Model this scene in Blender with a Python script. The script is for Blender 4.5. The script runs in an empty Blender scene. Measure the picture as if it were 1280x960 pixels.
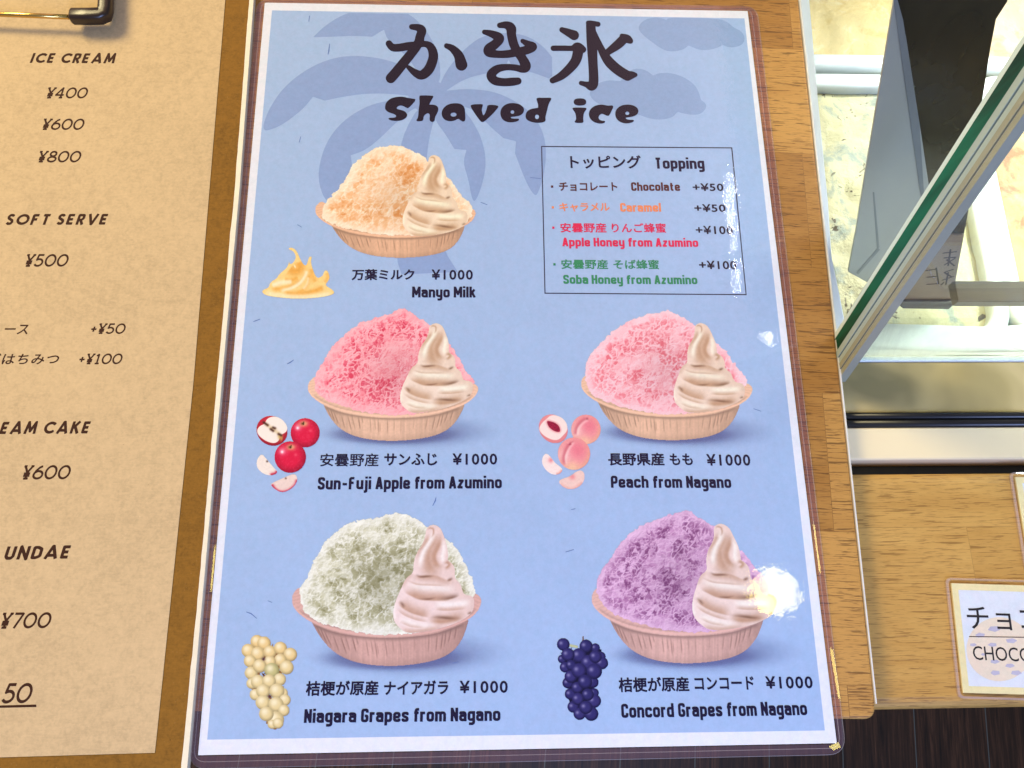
import bpy, bmesh, math, random
import numpy as np
from mathutils import Vector, Matrix

# ------------------------------------------------------------------ camera, world, lamps, exposure
S = 0.001                                   # everything below is measured in millimetres
SC = bpy.context.scene
COL = SC.collection
# camera pose solved from the four corners of the A4 sheet
FPX = 1041.8
_r = np.array([0.3021, -0.0415, -0.0088])
CAM = np.array([-14.6092, -115.3798, 296.5385])
_t = np.linalg.norm(_r); _k = _r / _t
_K = np.array([[0, -_k[2], _k[1]], [_k[2], 0, -_k[0]], [-_k[1], _k[0], 0]])
ROT = np.eye(3) + math.sin(_t) * _K + (1 - math.cos(_t)) * _K @ _K

cam_d = bpy.data.cameras.new('camera')
cam_d.sensor_width = 36.0
cam_d.lens = FPX / 1280 * 36.0
cam_d.clip_start = 0.01
cam_d.clip_end = 50.0
cam = bpy.data.objects.new('camera', cam_d)
COL.objects.link(cam)
M4 = Matrix([list(ROT[i]) + [CAM[i] * S] for i in range(3)] + [[0, 0, 0, 1]])
cam.matrix_world = M4
SC.camera = cam

def at(px, py, z=0.0):
    """the point of the horizontal plane at height z (mm) seen at a pixel of the 1280x960 photograph"""
    d = ROT @ np.array([(px - 640) / FPX, -(py - 480) / FPX, -1.0])
    s = (z - CAM[2]) / d[2]
    return CAM + s * d

def at_plane(px, py, p0, n):
    d = ROT @ np.array([(px - 640) / FPX, -(py - 480) / FPX, -1.0])
    s = np.dot(np.array(p0) - CAM, n) / np.dot(d, n)
    return CAM + s * d

world = bpy.data.worlds.new('World')
SC.world = world
world.use_nodes = True
wn = world.node_tree
wn.nodes.clear()
def WN(t, **kw):
    n = wn.nodes.new(t)
    for k, v in kw.items(): setattr(n, k, v)
    return n
w_out = WN('ShaderNodeOutputWorld'); w_bg = WN('ShaderNodeBackground')
w_tc = WN('ShaderNodeTexCoord'); w_sep = WN('ShaderNodeSeparateXYZ')
wn.links.new(w_tc.outputs['Generated'], w_sep.inputs[0])
# the room: pale warm ceiling to the left of x/z = 0.33, a darker part of the room to the right, dim walls
w_div = WN('ShaderNodeMath', operation='DIVIDE')
wn.links.new(w_sep.outputs['X'], w_div.inputs[0]); wn.links.new(w_sep.outputs['Z'], w_div.inputs[1])
w_step = WN('ShaderNodeMapRange'); w_step.inputs['From Min'].default_value = 0.352; w_step.inputs['From Max'].default_value = 0.366
wn.links.new(w_div.outputs[0], w_step.inputs['Value'])
w_y = WN('ShaderNodeMapRange'); w_y.inputs['From Min'].default_value = 0.02; w_y.inputs['From Max'].default_value = 0.62
wn.links.new(w_sep.outputs['Y'], w_y.inputs['Value'])
w_m1 = WN('ShaderNodeMix', data_type='RGBA'); w_m1.inputs['A'].default_value = (0.30, 0.30, 0.36, 1); w_m1.inputs['B'].default_value = (0.56, 0.40, 0.38, 1)
wn.links.new(w_y.outputs[0], w_m1.inputs['Factor'])
w_m2 = WN('ShaderNodeMix', data_type='RGBA'); w_m2.inputs['B'].default_value = (0.20, 0.24, 0.27, 1)
wn.links.new(w_step.outputs[0], w_m2.inputs['Factor']); w_x = WN('ShaderNodeMapRange'); w_x.inputs['From Min'].default_value = 0.0; w_x.inputs['From Max'].default_value = 0.35
wn.links.new(w_div.outputs[0], w_x.inputs['Value'])
w_xy = WN('ShaderNodeMath', operation='MULTIPLY'); wn.links.new(w_x.outputs[0], w_xy.inputs[0]); wn.links.new(w_y.outputs[0], w_xy.inputs[1])
w_m3 = WN('ShaderNodeMix', data_type='RGBA'); w_m3.inputs['B'].default_value = (1.35, 0.92, 0.90, 1)
wn.links.new(w_xy.outputs[0], w_m3.inputs['Factor']); wn.links.new(w_m1.outputs['Result'], w_m3.inputs['A'])
wn.links.new(w_m3.outputs['Result'], w_m2.inputs['A'])
wn.links.new(w_m2.outputs['Result'], w_bg.inputs['Color'])
w_bg.inputs['Strength'].default_value = 0.8
wn.links.new(w_bg.outputs[0], w_out.inputs[0])

def area(name, loc, target, size, power, col, size_y=None):
    d = bpy.data.lights.new(name, 'AREA')
    d.energy = power; d.color = col; d.size = size * S
    if size_y: d.shape = 'RECTANGLE'; d.size_y = size_y * S
    o = bpy.data.objects.new(name, d); COL.objects.link(o)
    o.location = Vector(loc) * S
    o.rotation_euler = (Vector(target) - Vector(loc)).to_track_quat('-Z', 'Y').to_euler()
    return o
# daylight from the shop front behind the camera, warm shop light from the left, the case's own tube
area('window_light', (150, -640, 480), (0, -60, 0), 380, 6.1, (0.38, 0.51, 1.0))
area('room_light', (-800, 700, 820), (0, 60, 0), 420, 16.6, (1.0, 0.84, 0.46))
tb_ = area('case_tube', (385, 200, 165), (300, 90, -70), 220, 0.60, (0.90, 1.0, 0.94), 60)
tb_.data.spread = math.radians(82)

def mirror_pos(px, py, dist):
    X = at(px, py, 0.4); v = X - CAM; v /= np.linalg.norm(v)
    return X, X + np.array([v[0], v[1], -v[2]]) * dist
# ceiling downlights whose mirror images sit on the film
X1, L1 = mirror_pos(968, 740, 1250)
d = bpy.data.lights.new('downlight', 'AREA'); d.shape = 'DISK'; d.size = 0.080; d.energy = 0.23; d.color = (1.0, 0.84, 0.20)
o = bpy.data.objects.new('downlight', d); COL.objects.link(o); o.location = Vector(L1) * S
o.rotation_euler = (Vector(X1) - Vector(L1)).to_track_quat('-Z', 'Y').to_euler()
DOWNLIGHT = L1
X2, L2 = mirror_pos(961, 422, 1900)
d = bpy.data.lights.new('downlight', 'AREA'); d.shape = 'ELLIPSE'; d.size = 0.028; d.size_y = 0.011; d.energy = 0.03; d.color = (1.0, 0.93, 0.8)
o = bpy.data.objects.new('downlight', d); COL.objects.link(o); o.location = Vector(L2) * S
o.rotation_euler = (Vector(X2) - Vector(L2)).to_track_quat('-Z', 'Y').to_euler()
v3 = at(1192, 461, -8.6) - CAM; v3 /= np.linalg.norm(v3); L3 = at(1192, 461, -8.6) + np.array([v3[0], v3[1], -v3[2]]) * 1300
d = bpy.data.lights.new('downlight', 'AREA'); d.shape = 'ELLIPSE'; d.size = 0.055; d.size_y = 0.04; d.energy = 0.07; d.color = (1.0, 0.74, 0.34)
o = bpy.data.objects.new('downlight', d); COL.objects.link(o); o.location = Vector(L3) * S
o.rotation_euler = Vector((-v3[0], -v3[1], v3[2])).to_track_quat('-Z', 'Y').to_euler()
# a narrow tube further back in the shop
Xa, La = mirror_pos(911, 216, 1500); Xb, Lb = mirror_pos(922, 364, 1500)
mid = (La + Lb) / 2; ax = (Lb - La); ln = np.linalg.norm(ax); ax /= ln
d = bpy.data.lights.new('strip_light', 'AREA'); d.shape = 'RECTANGLE'; d.size = ln * S; d.size_y = 0.0022; d.energy = 0.12; d.color = (0.95, 0.98, 1.0)
o = bpy.data.objects.new('strip_light', d); COL.objects.link(o)
zz = -((Xa + Xb) / 2 - mid); zz -= ax * np.dot(zz, ax); zz /= np.linalg.norm(zz); yy = np.cross(zz, ax)
o.matrix_world = Matrix([[ax[i], yy[i], zz[i], mid[i] * S] for i in range(3)] + [[0, 0, 0, 1]])

SC.view_settings.view_transform = 'Standard'
SC.view_settings.look = 'None'
SC.view_settings.exposure = 0.12
SC.view_settings.gamma = 1.0
SC.cycles.max_bounces = 10
SC.cycles.transparent_max_bounces = 48
SC.cycles.use_denoising = True
SC.cycles.caustics_reflective = False
SC.cycles.caustics_refractive = False
SC.cycles.sample_clamp_indirect = 6.0

# ------------------------------------------------------------------ helpers
PRINT_K = 0.97
def lin(c):
    c = np.asarray(c, float) / 255.0
    return np.where(c <= 0.04045, c / 12.92, ((c + 0.055) / 1.055) ** 2.4)
def P(*c):
    v = np.minimum(lin(c) * PRINT_K, 0.92)
    return (float(v[0]), float(v[1]), float(v[2]), 1.0)

def tag(o, label=None, cat=None, group=None, kind=None):
    if label: o['label'] = label
    if cat: o['category'] = cat
    if group: o['group'] = group
    if kind: o['kind'] = kind
    return o
def empty(name, loc, label=None, cat=None, group=None, parent=None):
    o = bpy.data.objects.new(name, None); COL.objects.link(o)
    o.empty_display_size = 0.01
    if parent is not None: o.parent = parent; o['_w'] = list(parent.get('_w', (0, 0, 0)))
    else: o.location = Vector(loc) * S; o['_w'] = [float(v) for v in loc]
    return tag(o, label, cat, group)
def build(name, verts, faces, mat, parent=None, smooth=False, base=None):
    """one mesh object from world millimetres"""
    v = np.asarray(verts, float)
    if parent is not None: off = np.array(parent.get('_w', (0, 0, 0)), float)
    elif base is not None: off = np.array(base, float)
    else: off = np.zeros(3)
    me = bpy.data.meshes.new(name)
    me.from_pydata(((v - off) * S).tolist(), [], [list(map(int, f)) for f in faces])
    me.update()
    if smooth:
        for p in me.polygons: p.use_smooth = True
    me.materials.append(mat)
    o = bpy.data.objects.new(name, me); COL.objects.link(o)
    if parent is not None: o.parent = parent; o['_w'] = list(off)
    else: o.location = Vector(off) * S; o['_w'] = list(off)
    return o
def from_bm(name, bm, mat, parent=None, smooth=False, base=None):
    bm.verts.index_update()
    vs = [tuple(v.co) for v in bm.verts]; fs = [[v.index for v in f.verts] for f in bm.faces]
    bm.free()
    return build(name, vs, fs, mat, parent, smooth, base)
def prism(poly, z0, z1, bm=None, bevel=0.0, seg=2):
    """upright prism from a counter-clockwise outline"""
    own = bm is None
    b = bmesh.new()
    vs = [b.verts.new((p[0], p[1], z0)) for p in poly]
    f = b.faces.new(vs); f.normal_update()
    if f.normal.z < 0: f.normal_flip()
    r = bmesh.ops.extrude_face_region(b, geom=[f])
    up = [e for e in r['geom'] if isinstance(e, bmesh.types.BMVert)]
    for v in up: v.co.z = z1
    if bevel > 0:
        es = [e for e in b.edges if all(abs(v.co.z - z1) < 1e-6 for v in e.verts)]
        bmesh.ops.bevel(b, geom=es, offset=bevel, segments=seg, affect='EDGES', profile=0.5)
    bmesh.ops.recalc_face_normals(b, faces=b.faces)
    if own: return b
    me = bpy.data.meshes.new('tmp'); b.to_mesh(me); b.free(); bm.from_mesh(me); bpy.data.meshes.remove(me)
    return bm
def box(x0, x1, y0, y1, z0, z1, bm=None, bevel=0.0, seg=2):
    return prism([(x0, y0), (x1, y0), (x1, y1), (x0, y1)], z0, z1, bm, bevel, seg)
def rrect(x0, x1, y0, y1, r, n=6):
    out = []
    for cx, cy, a0 in ((x1 - r, y0 + r, -90), (x1 - r, y1 - r, 0), (x0 + r, y1 - r, 90), (x0 + r, y0 + r, 180)):
        for i in range(n + 1):
            a = math.radians(a0 + 90 * i / n); out.append((cx + r * math.cos(a), cy + r * math.sin(a)))
    return out
def rpoly(poly, radii, n=6):
    """round the corners of an outline"""
    out = []; N = len(poly)
    for i in range(N):
        p = np.array(poly[i], float); a = np.array(poly[i - 1], float); b = np.array(poly[(i + 1) % N], float)
        r = radii[i] if hasattr(radii, '__len__') else radii
        if r <= 0: out.append(tuple(p)); continue
        u = (a - p) / np.linalg.norm(a - p); v = (b - p) / np.linalg.norm(b - p)
        p0 = p + u * r; p1 = p + v * r
        for k in range(n + 1):
            t = k / n; out.append(tuple((1 - t) ** 2 * p0 + 2 * t * (1 - t) * p + t * t * p1))
    return out
def tube(path, rad, seg=10, sq=2.0, bm=None):
    """tube along a path of 3-D points; sq > 2 makes the section squarish"""
    b = bm or bmesh.new(); pts = [Vector(p) for p in path]; rings = []
    for i, p in enumerate(pts):
        t = (pts[min(i + 1, len(pts) - 1)] - pts[max(i - 1, 0)]).normalized()
        up = Vector((0, 0, 1)) if abs(t.z) < 0.9 else Vector((1, 0, 0))
        s = t.cross(up).normalized(); u = s.cross(t).normalized()
        r = rad[i] if hasattr(rad, '__len__') else rad
        ring = []
        for k in range(seg):
            a = 2 * math.pi * (k + 0.5) / seg; c, sn = math.cos(a), math.sin(a)
            f = 1.0 / (abs(c) ** sq + abs(sn) ** sq) ** (1 / sq)
            ring.append(b.verts.new(p + (s * c + u * sn) * r * f))
        rings.append(ring)
    for i in range(len(rings) - 1):
        for k in range(seg):
            b.faces.new((rings[i][k], rings[i][(k + 1) % seg], rings[i + 1][(k + 1) % seg], rings[i + 1][k]))
    b.faces.new(rings[0]); b.faces.new(list(reversed(rings[-1])))
    bmesh.ops.recalc_face_normals(b, faces=b.faces)
    return b

# ------------------------------------------------------------------ materials
class NT:
    def __init__(s, name):
        s.m = bpy.data.materials.new(name); s.m.use_nodes = True; s.t = s.m.node_tree; s.t.nodes.clear()
        s.out = s.n('ShaderNodeOutputMaterial')
    def n(s, ty, ins=None, **kw):
        nd = s.t.nodes.new(ty)
        for k, v in kw.items(): setattr(nd, k, v)
        for k, v in (ins or {}).items(): s.set(nd, k, v)
        return nd
    def set(s, nd, k, v):
        i = nd.inputs[k]
        if isinstance(v, bpy.types.NodeSocket): s.t.links.new(v, i)
        elif hasattr(i.default_value, '__len__') and not hasattr(v, '__len__'): i.default_value = [v] * len(i.default_value)
        else: i.default_value = v
    def obj(s, scale=(1000, 1000, 1000), rot=(0, 0, 0), loc=(0, 0, 0)):
        tc = s.n('ShaderNodeTexCoord')
        return s.n('ShaderNodeMapping', {'Vector': tc.outputs['Object'], 'Scale': scale, 'Rotation': rot, 'Location': loc}).outputs[0]
    def noise(s, vec, scale, detail=4, rough=0.55, dist=0.0):
        return s.n('ShaderNodeTexNoise', {'Vector': vec, 'Scale': scale, 'Detail': detail, 'Roughness': rough, 'Distortion': dist}).outputs['Fac']
    def ramp(s, fac, stops, interp='LINEAR'):
        r = s.n('ShaderNodeValToRGB', {'Fac': fac}); cr = r.color_ramp; cr.interpolation = interp
        while len(cr.elements) < len(stops): cr.elements.new(0.5)
        for e, (p, c) in zip(cr.elements, stops):
            e.position = p; e.color = c if len(c) == 4 else (*c, 1)
        return r.outputs[0]
    def mix(s, f, a, b, blend='MIX'):
        m = s.n('ShaderNodeMix', data_type='RGBA', blend_type=blend)
        s.set(m, 'Factor', f); s.set(m, 'A', a); s.set(m, 'B', b); return m.outputs['Result']
    def math(s, op, a, b=0.0):
        m = s.n('ShaderNodeMath', operation=op)
        for i, v in enumerate((a, b)):
            if isinstance(v, bpy.types.NodeSocket): s.t.links.new(v, m.inputs[i])
            else: m.inputs[i].default_value = v
        return m.outputs[0]
    def bump(s, h, strength=0.3, dist=0.0002):
        return s.n('ShaderNodeBump', {'Height': h, 'Strength': strength, 'Distance': dist}).outputs[0]
    def pbsdf(s, col, rough=0.5, spec=0.5, metal=0.0, normal=None, **extra):
        p = s.n('ShaderNodeBsdfPrincipled')
        s.set(p, 'Base Color', col if isinstance(col, bpy.types.NodeSocket) or len(col) == 4 else (*col, 1))
        s.set(p, 'Roughness', rough); s.set(p, 'Specular IOR Level', spec); s.set(p, 'Metallic', metal)
        if normal is not None: s.set(p, 'Normal', normal)
        for k, v in extra.items(): s.set(p, k.replace('_', ' '), v)
        s.t.links.new(p.outputs[0], s.out.inputs[0]); return s.m

def m_plain(name, col, rough=0.5, spec=0.4, metal=0.0, var=0.06, vscale=0.08, bump=0.0):
    k = NT(name); v = k.obj()
    n = k.noise(v, vscale, 5, 0.6)
    c = k.mix(n, tuple(max(0, x * (1 - var)) for x in col[:3]) + (1,), tuple(min(1, x * (1 + var)) for x in col[:3]) + (1,))
    nb = k.bump(k.noise(v, 1.5, 3), bump, 0.0002) if bump else None
    return k.pbsdf(c, rough, spec, metal, nb)

def m_ink(name, col):
    """printed ink with the fine speckle of the print"""
    k = NT(name); v = k.obj()
    n = k.noise(v, 1.1, 3, 0.7)
    n2 = k.noise(v, 0.035, 3, 0.6)
    f = k.math('ADD', k.math('MULTIPLY', n, 0.14), k.math('MULTIPLY', n2, 0.10))
    f = k.math('ADD', f, 0.88)
    n3 = k.noise(v, 0.42, 3, 0.6); n4 = k.noise(k.obj(loc=(50, 20, 0)), 0.30, 2, 0.5)
    f = k.math('ADD', f, k.math('MULTIPLY', k.math('SUBTRACT', n3, 0.5), 0.16))
    fr_ = k.math('ADD', f, k.math('MULTIPLY', k.math('SUBTRACT', n4, 0.5), 0.14))
    c = k.mix(1.0, tuple(col[:3]) + (1,), k.n('ShaderNodeCombineColor', {0: fr_, 1: f, 2: f}).outputs[0], 'MULTIPLY')
    return k.pbsdf(c, 0.7, 0.1)
INKS = {}
def ink(rgb):
    if rgb not in INKS: INKS[rgb] = m_ink('printed ink', P(*rgb))
    return INKS[rgb]

def m_print_rgba():
    k = NT('printed picture')
    a = k.n('ShaderNodeAttribute', attribute_name='Col')
    n = k.noise(k.obj(), 1.1, 3, 0.7)
    f = k.math('ADD', k.math('MULTIPLY', n, 0.10), 0.95)
    c = k.mix(1.0, a.outputs['Color'], k.n('ShaderNodeCombineColor', {0: f, 1: f, 2: f}).outputs[0], 'MULTIPLY')
    d = k.n('ShaderNodeBsdfDiffuse', {'Color': c}); t = k.n('ShaderNodeBsdfTransparent')
    mx = k.n('ShaderNodeMixShader', {0: a.outputs['Alpha'], 1: t.outputs[0], 2: d.outputs[0]})
    k.t.links.new(mx.outputs[0], k.out.inputs[0]); return k.m
M_PIC = m_print_rgba()

def m_film(name, tint=(0.985, 0.985, 0.985), rough=0.006, bump=0.5, milk=0.0, milkcol=(0.5, 0.45, 0.6), ior=1.5, fine=1.0):
    k = NT(name); v = k.obj()
    h = k.math('ADD', k.math('MULTIPLY', k.noise(v, 0.22, 2, 0.5), 0.45), k.math('MULTIPLY', k.noise(v, 1.35, 3, 0.6), 0.06 * fine))
    h = k.math('ADD', h, k.math('MULTIPLY', k.noise(v, 0.03, 2, 0.5), 0.5))
    nb = k.bump(h, bump, 0.00012)
    fr = k.n('ShaderNodeFresnel', {'IOR': ior})
    fr = k.n('ShaderNodeMath', {0: fr.outputs[0], 1: k.math('SUBTRACT', 1.0, k.n('ShaderNodeNewGeometry').outputs['Backfacing'])}, operation='MULTIPLY')
    g = k.n('ShaderNodeBsdfGlossy', {'Roughness': rough, 'Normal': nb, 'Color': (1, 1, 1, 1)})
    t = k.n('ShaderNodeBsdfTransparent', {'Color': (*tint, 1)})
    base = t.outputs[0]
    if milk > 0:
        d = k.n('ShaderNodeBsdfDiffuse', {'Color': (*milkcol, 1)})
        base = k.n('ShaderNodeMixShader', {0: milk, 1: base, 2: d.outputs[0]}).outputs[0]
    mx = k.n('ShaderNodeMixShader', {0: fr.outputs[0], 1: base, 2: g.outputs[0]})
    k.t.links.new(mx.outputs[0], k.out.inputs[0]); return k.m
M_FILM = m_film('laminate film', bump=0.42)
M_SEAL = m_film('sealed film margin', tint=(0.95, 0.80, 0.80), milk=0.20, milkcol=(0.26, 0.14, 0.22), bump=0.3)
M_FILMEDGE = m_film('cut film edge', tint=(0.95, 0.90, 0.92), milk=0.34, milkcol=(0.62, 0.52, 0.50), bump=0.2)

def m_wood(name, light, dark, pore, row=46.0, width=150.0, off=(0, 0, 0), rot=0.0, rough=0.42, pore_amt=0.8, bscale=1.0):
    """jointed rubberwood: staves of different tone, fibre along x, short dark pores"""
    k = NT(name)
    v = k.obj(rot=(0, 0, rot), loc=off)
    br = k.n('ShaderNodeTexBrick', {'Vector': v, 'Color1': (0, 0, 0, 1), 'Color2': (1, 1, 1, 1), 'Mortar': (0.5, 0.5, 0.5, 1),
             'Scale': 1.0, 'Mortar Size': 0.12, 'Mortar Smooth': 0.3, 'Bias': 0.0, 'Brick Width': width, 'Row Height': row},
             offset=0.43, squash=1.0)
    tone = br.outputs['Color']
    shift = k.n('ShaderNodeVectorMath', {0: v, 1: k.mix(1.0, tone, (37, 91, 53, 1), 'MULTIPLY')}, operation='ADD').outputs[0]
    def st(sx, sy): return k.n('ShaderNodeMapping', {'Vector': shift, 'Scale': (sx, sy, 1)}).outputs[0]
    broad = k.noise(st(0.012, 0.09), 1.0, 3, 0.5, 0.6)
    fibre = k.noise(st(0.05, 1.6), 1.0, 5, 0.65, 0.4)
    por = k.noise(st(0.085, 1.6), 1.0, 3, 0.55, 0.3)
    por2 = k.noise(st(0.20, 2.7), 1.0, 2, 0.5, 0.2)
    f = k.math('ADD', k.math('MULTIPLY', broad, 0.55), k.math('ADD', k.math('MULTIPLY', fibre, 0.40), k.math('MULTIPLY', k.math('SUBTRACT', tone, 0.2), 0.46)))
    c = k.ramp(f, [(0.34, dark), (0.62, tuple((a + b) / 2 for a, b in zip(light, dark))), (0.86, light)])
    m1 = k.ramp(por, [(0.575, (0, 0, 0)), (0.615, (1, 1, 1))])
    m2 = k.ramp(por2, [(0.585, (0, 0, 0)), (0.66, (1, 1, 1))])
    mm = k.math('MULTIPLY', k.math('MAXIMUM', m1, k.math('MULTIPLY', m2, 0.7)), pore_amt)
    c = k.mix(mm, c, (*pore, 1))
    c = k.mix(k.math('MULTIPLY', br.outputs['Fac'], 0.45), c, (*pore, 1))
    h = k.math('SUBTRACT', k.math('MULTIPLY', fibre, 0.3), mm)
    return k.pbsdf(c, k.math('ADD', k.math('MULTIPLY', fibre, 0.15), rough), 0.35, 0.0, k.bump(h, 0.25 * bscale, 0.0002))

def m_kraft(name, base, speck, fleck, amp=0.10, speck_amt=0.6, vs=1.0):
    k = NT(name); v = k.obj()
    n1 = k.noise(v, 0.30 * vs, 5, 0.7, 0.5); n2 = k.noise(v, 0.95 * vs, 4, 0.7); n3 = k.noise(k.obj((320, 2600, 1000), (0, 0, 0.7)), 1.0, 3, 0.6, 1.0)
    n4 = k.noise(v, 0.022, 3, 0.6)
    f = k.math('ADD', k.math('MULTIPLY', n1, 0.45), k.math('ADD', k.math('MULTIPLY', n2, 0.35), k.math('MULTIPLY', n3, 0.2)))
    f = k.math('ADD', f, k.math('MULTIPLY', k.math('SUBTRACT', n4, 0.5), 0.22))
    c = k.ramp(f, [(0.38, tuple(x * (1 - amp * 1.8) for x in base)), (0.51, base), (0.63, tuple(min(0.95, x * (1 + amp)) for x in base))])
    sp = k.n('ShaderNodeTexVoronoi', {'Vector': v, 'Scale': 0.23, 'Randomness': 1.0}, feature='F1')
    sm = k.ramp(sp.outputs['Distance'], [(0.03, (1, 1, 1)), (0.055, (0, 0, 0))])
    keep = k.math('GREATER_THAN', k.noise(v, 0.06, 2), 0.56)
    c = k.mix(k.math('MULTIPLY', k.math('MULTIPLY', sm, keep), speck_amt), c, (*speck, 1))
    fl = k.ramp(k.noise(v, 1.7 * vs, 2, 0.5), [(0.70, (0, 0, 0)), (0.78, (1, 1, 1))])
    c = k.mix(k.math('MULTIPLY', fl, 0.5), c, (*fleck, 1))
    return k.pbsdf(c, 0.75, 0.2, 0.0, k.bump(k.math('ADD', n2, n1), 0.25, 0.0001))
# ------------------------------------------------------------------ the surface: boards, ledge, display case, floor
WARM = (0.86, 0.58, 0.28)
M_BOARD = m_wood('oiled board', (0.55, 0.287, 0.07), (0.35, 0.157, 0.03), (0.075, 0.026, 0.006), row=52, width=70, off=(13, 21, 0), rot=0.045, pore_amt=0.68)
M_LEDGE = m_wood('ledge wood', (0.70, 0.425, 0.122), (0.48, 0.255, 0.06), (0.17, 0.072, 0.016), row=46.5, width=150, off=(138.5, 25, 0), rough=0.36, pore_amt=0.6)
M_KRAFT = m_kraft('hardboard', (0.25, 0.112, 0.013), (0.06, 0.025, 0.006), (0.50, 0.30, 0.12), amp=0.16, speck_amt=0.7)
M_PAPER = m_kraft('kraft menu paper', (0.63, 0.447, 0.232), (0.33, 0.18, 0.07), (0.80, 0.60, 0.36), amp=0.09, speck_amt=0.45, vs=0.9)
M_EDGE = m_plain('worn pale edge', (0.86, 0.76, 0.55), 0.6, 0.3, var=0.12, vscale=0.4)
M_TRIM = m_plain('silvery edge trim', (0.72, 0.69, 0.62), 0.35, 0.6, var=0.2, vscale=0.3)

def m_floor():
    k = NT('dark plank floor'); v = k.obj(rot=(0, 0, 0.10))
    br = k.n('ShaderNodeTexBrick', {'Vector': k.n('ShaderNodeMapping', {'Vector': v, 'Rotation': (0, 0, math.pi / 2)}).outputs[0], 'Color1': (0.2, 0.2, 0.2, 1), 'Color2': (1, 1, 1, 1), 'Mortar': (0, 0, 0, 1),
             'Scale': 1.0, 'Mortar Size': 0.7, 'Brick Width': 900.0, 'Row Height': 88.0}, offset=0.37)
    sh = k.n('ShaderNodeVectorMath', {0: v, 1: k.mix(1.0, br.outputs['Color'], (311, 97, 0, 1), 'MULTIPLY')}, operation='ADD').outputs[0]
    g = k.noise(k.n('ShaderNodeMapping', {'Vector': sh, 'Scale': (0.16, 0.008, 1)}).outputs[0], 1.0, 5, 0.65, 0.8)
    g2 = k.noise(k.n('ShaderNodeMapping', {'Vector': sh, 'Scale': (0.5, 0.02, 1)}).outputs[0], 1.0, 3, 0.6, 0.3)
    f = k.math('ADD', k.math('MULTIPLY', g, 0.65), k.math('MULTIPLY', g2, 0.35))
    c = k.ramp(f, [(0.36, (0.009, 0.004, 0.003)), (0.5, (0.038, 0.017, 0.009)), (0.66, (0.11, 0.052, 0.028))])
    c = k.mix(br.outputs['Fac'], c, (0.10, 0.115, 0.11, 1))
    return k.pbsdf(c, 0.45, 0.4)
bm = bmesh.new(); bm.faces.new([bm.verts.new(p) for p in ((-2500, -2500, -760), (2500, -2500, -760), (2500, 2500, -760), (-2500, 2500, -760))])
tag(from_bm('floor', bm, m_floor()), kind='structure')

# wooden serving board under both menus
e0 = at(998.5, 0, -0.6); e1 = at(1095.5, 893, -0.6)
dv = (e1 - e0)[:2] / np.linalg.norm((e1 - e0)[:2]); nv = np.array([-dv[1], dv[0]])   # nv points right (away from board)
if nv[0] < 0: nv = -nv
far = e0[:2] - dv * 130
corner = e1[:2] + dv * 1.6
lft = -nv * 400
outline = [tuple(corner + lft), tuple(corner), tuple(far), tuple(far + lft)]
board = empty('serving_board', (float(corner[0]) - 130, 0, -8), 'oiled brown wooden board under the blue menu, its right edge trimmed pale', 'board')
bo = rpoly(outline, [0, 4.5, 0, 0])
from_bm('board_panel', prism(bo, -7.4, -0.6, bevel=1.0, seg=3), M_BOARD, board, smooth=False)
tw = 0.42
c2 = corner - dv * 5
tr = [tuple(c2 + nv * 0.02), tuple(c2 + nv * (tw + 0.1)), tuple(far + nv * (tw + 0.5)), tuple(far + nv * 0.02)]
from_bm('edge_trim', prism(tr, -7.0, -0.35), M_TRIM, board)

# counter ledge in front of the case
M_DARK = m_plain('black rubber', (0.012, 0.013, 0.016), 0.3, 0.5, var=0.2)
ledge = empty('counter_ledge', (220, -98, -40), 'yellowish jointed wood ledge in front of the freezer case', 'ledge')
from_bm('ledge_panel', prism([(40, -139.5), (460, -139.5), (460, -55.8), (40, -55.8)], -30, -8, bevel=4.2, seg=4), M_LEDGE, ledge)

# ------------------------------------------------------------------ display case
M_CREAM = m_plain('cream painted rail', (0.85, 0.70, 0.44), 0.35, 0.4, var=0.02)
M_WHITE = m_plain('white liner', (0.82, 0.86, 0.84), 0.35, 0.4, var=0.03)
M_TUB = m_plain('white tub plastic', (0.80, 0.85, 0.82), 0.3, 0.5, var=0.03, vscale=0.03)
def m_steelband():
    k = NT('dull steel sill'); v = k.obj((3, 60, 60))
    n = k.noise(k.obj(), 0.02, 3, 0.5, 0.8)
    c = k.ramp(n, [(0.36, (0.30, 0.24, 0.11)), (0.5, (0.52, 0.40, 0.18)), (0.62, (0.68, 0.52, 0.26))])
    return k.pbsdf(c, 0.10, 0.6, 0.15, k.bump(k.noise(k.obj(), 0.03, 2), 0.03, 0.0005))
case = empty('display_case', (260, 60, -160), 'white freezer display case with slanted front glass and black gasket', 'display case')
from_bm('front_rail', box(40, 560, -51.0, -38.2, -60, -8, bevel=0.8), M_CREAM, case)
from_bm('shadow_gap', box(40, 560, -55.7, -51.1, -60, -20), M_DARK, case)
bm = tube([(60, -36.7, -8.6), (560, -36.7, -8.6)], 1.5, 12, 3.0)
tube([(60, -33.8, -8.2), (560, -33.8, -8.2)], 1.25, 12, 2.5, bm)
box(60, 560, -38.1, -32.4, -40, -9.4, bm)
from_bm('gasket', bm, M_DARK, case, smooth=True)
from_bm('sill', box(60, 560, -32.3, -11.6, -60, -8.6, bevel=0.4), m_steelband(), case)
from_bm('sill_lip', box(60, 560, -11.5, -9.6, -60, -7.9, bevel=0.5), M_WHITE, case)
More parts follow.
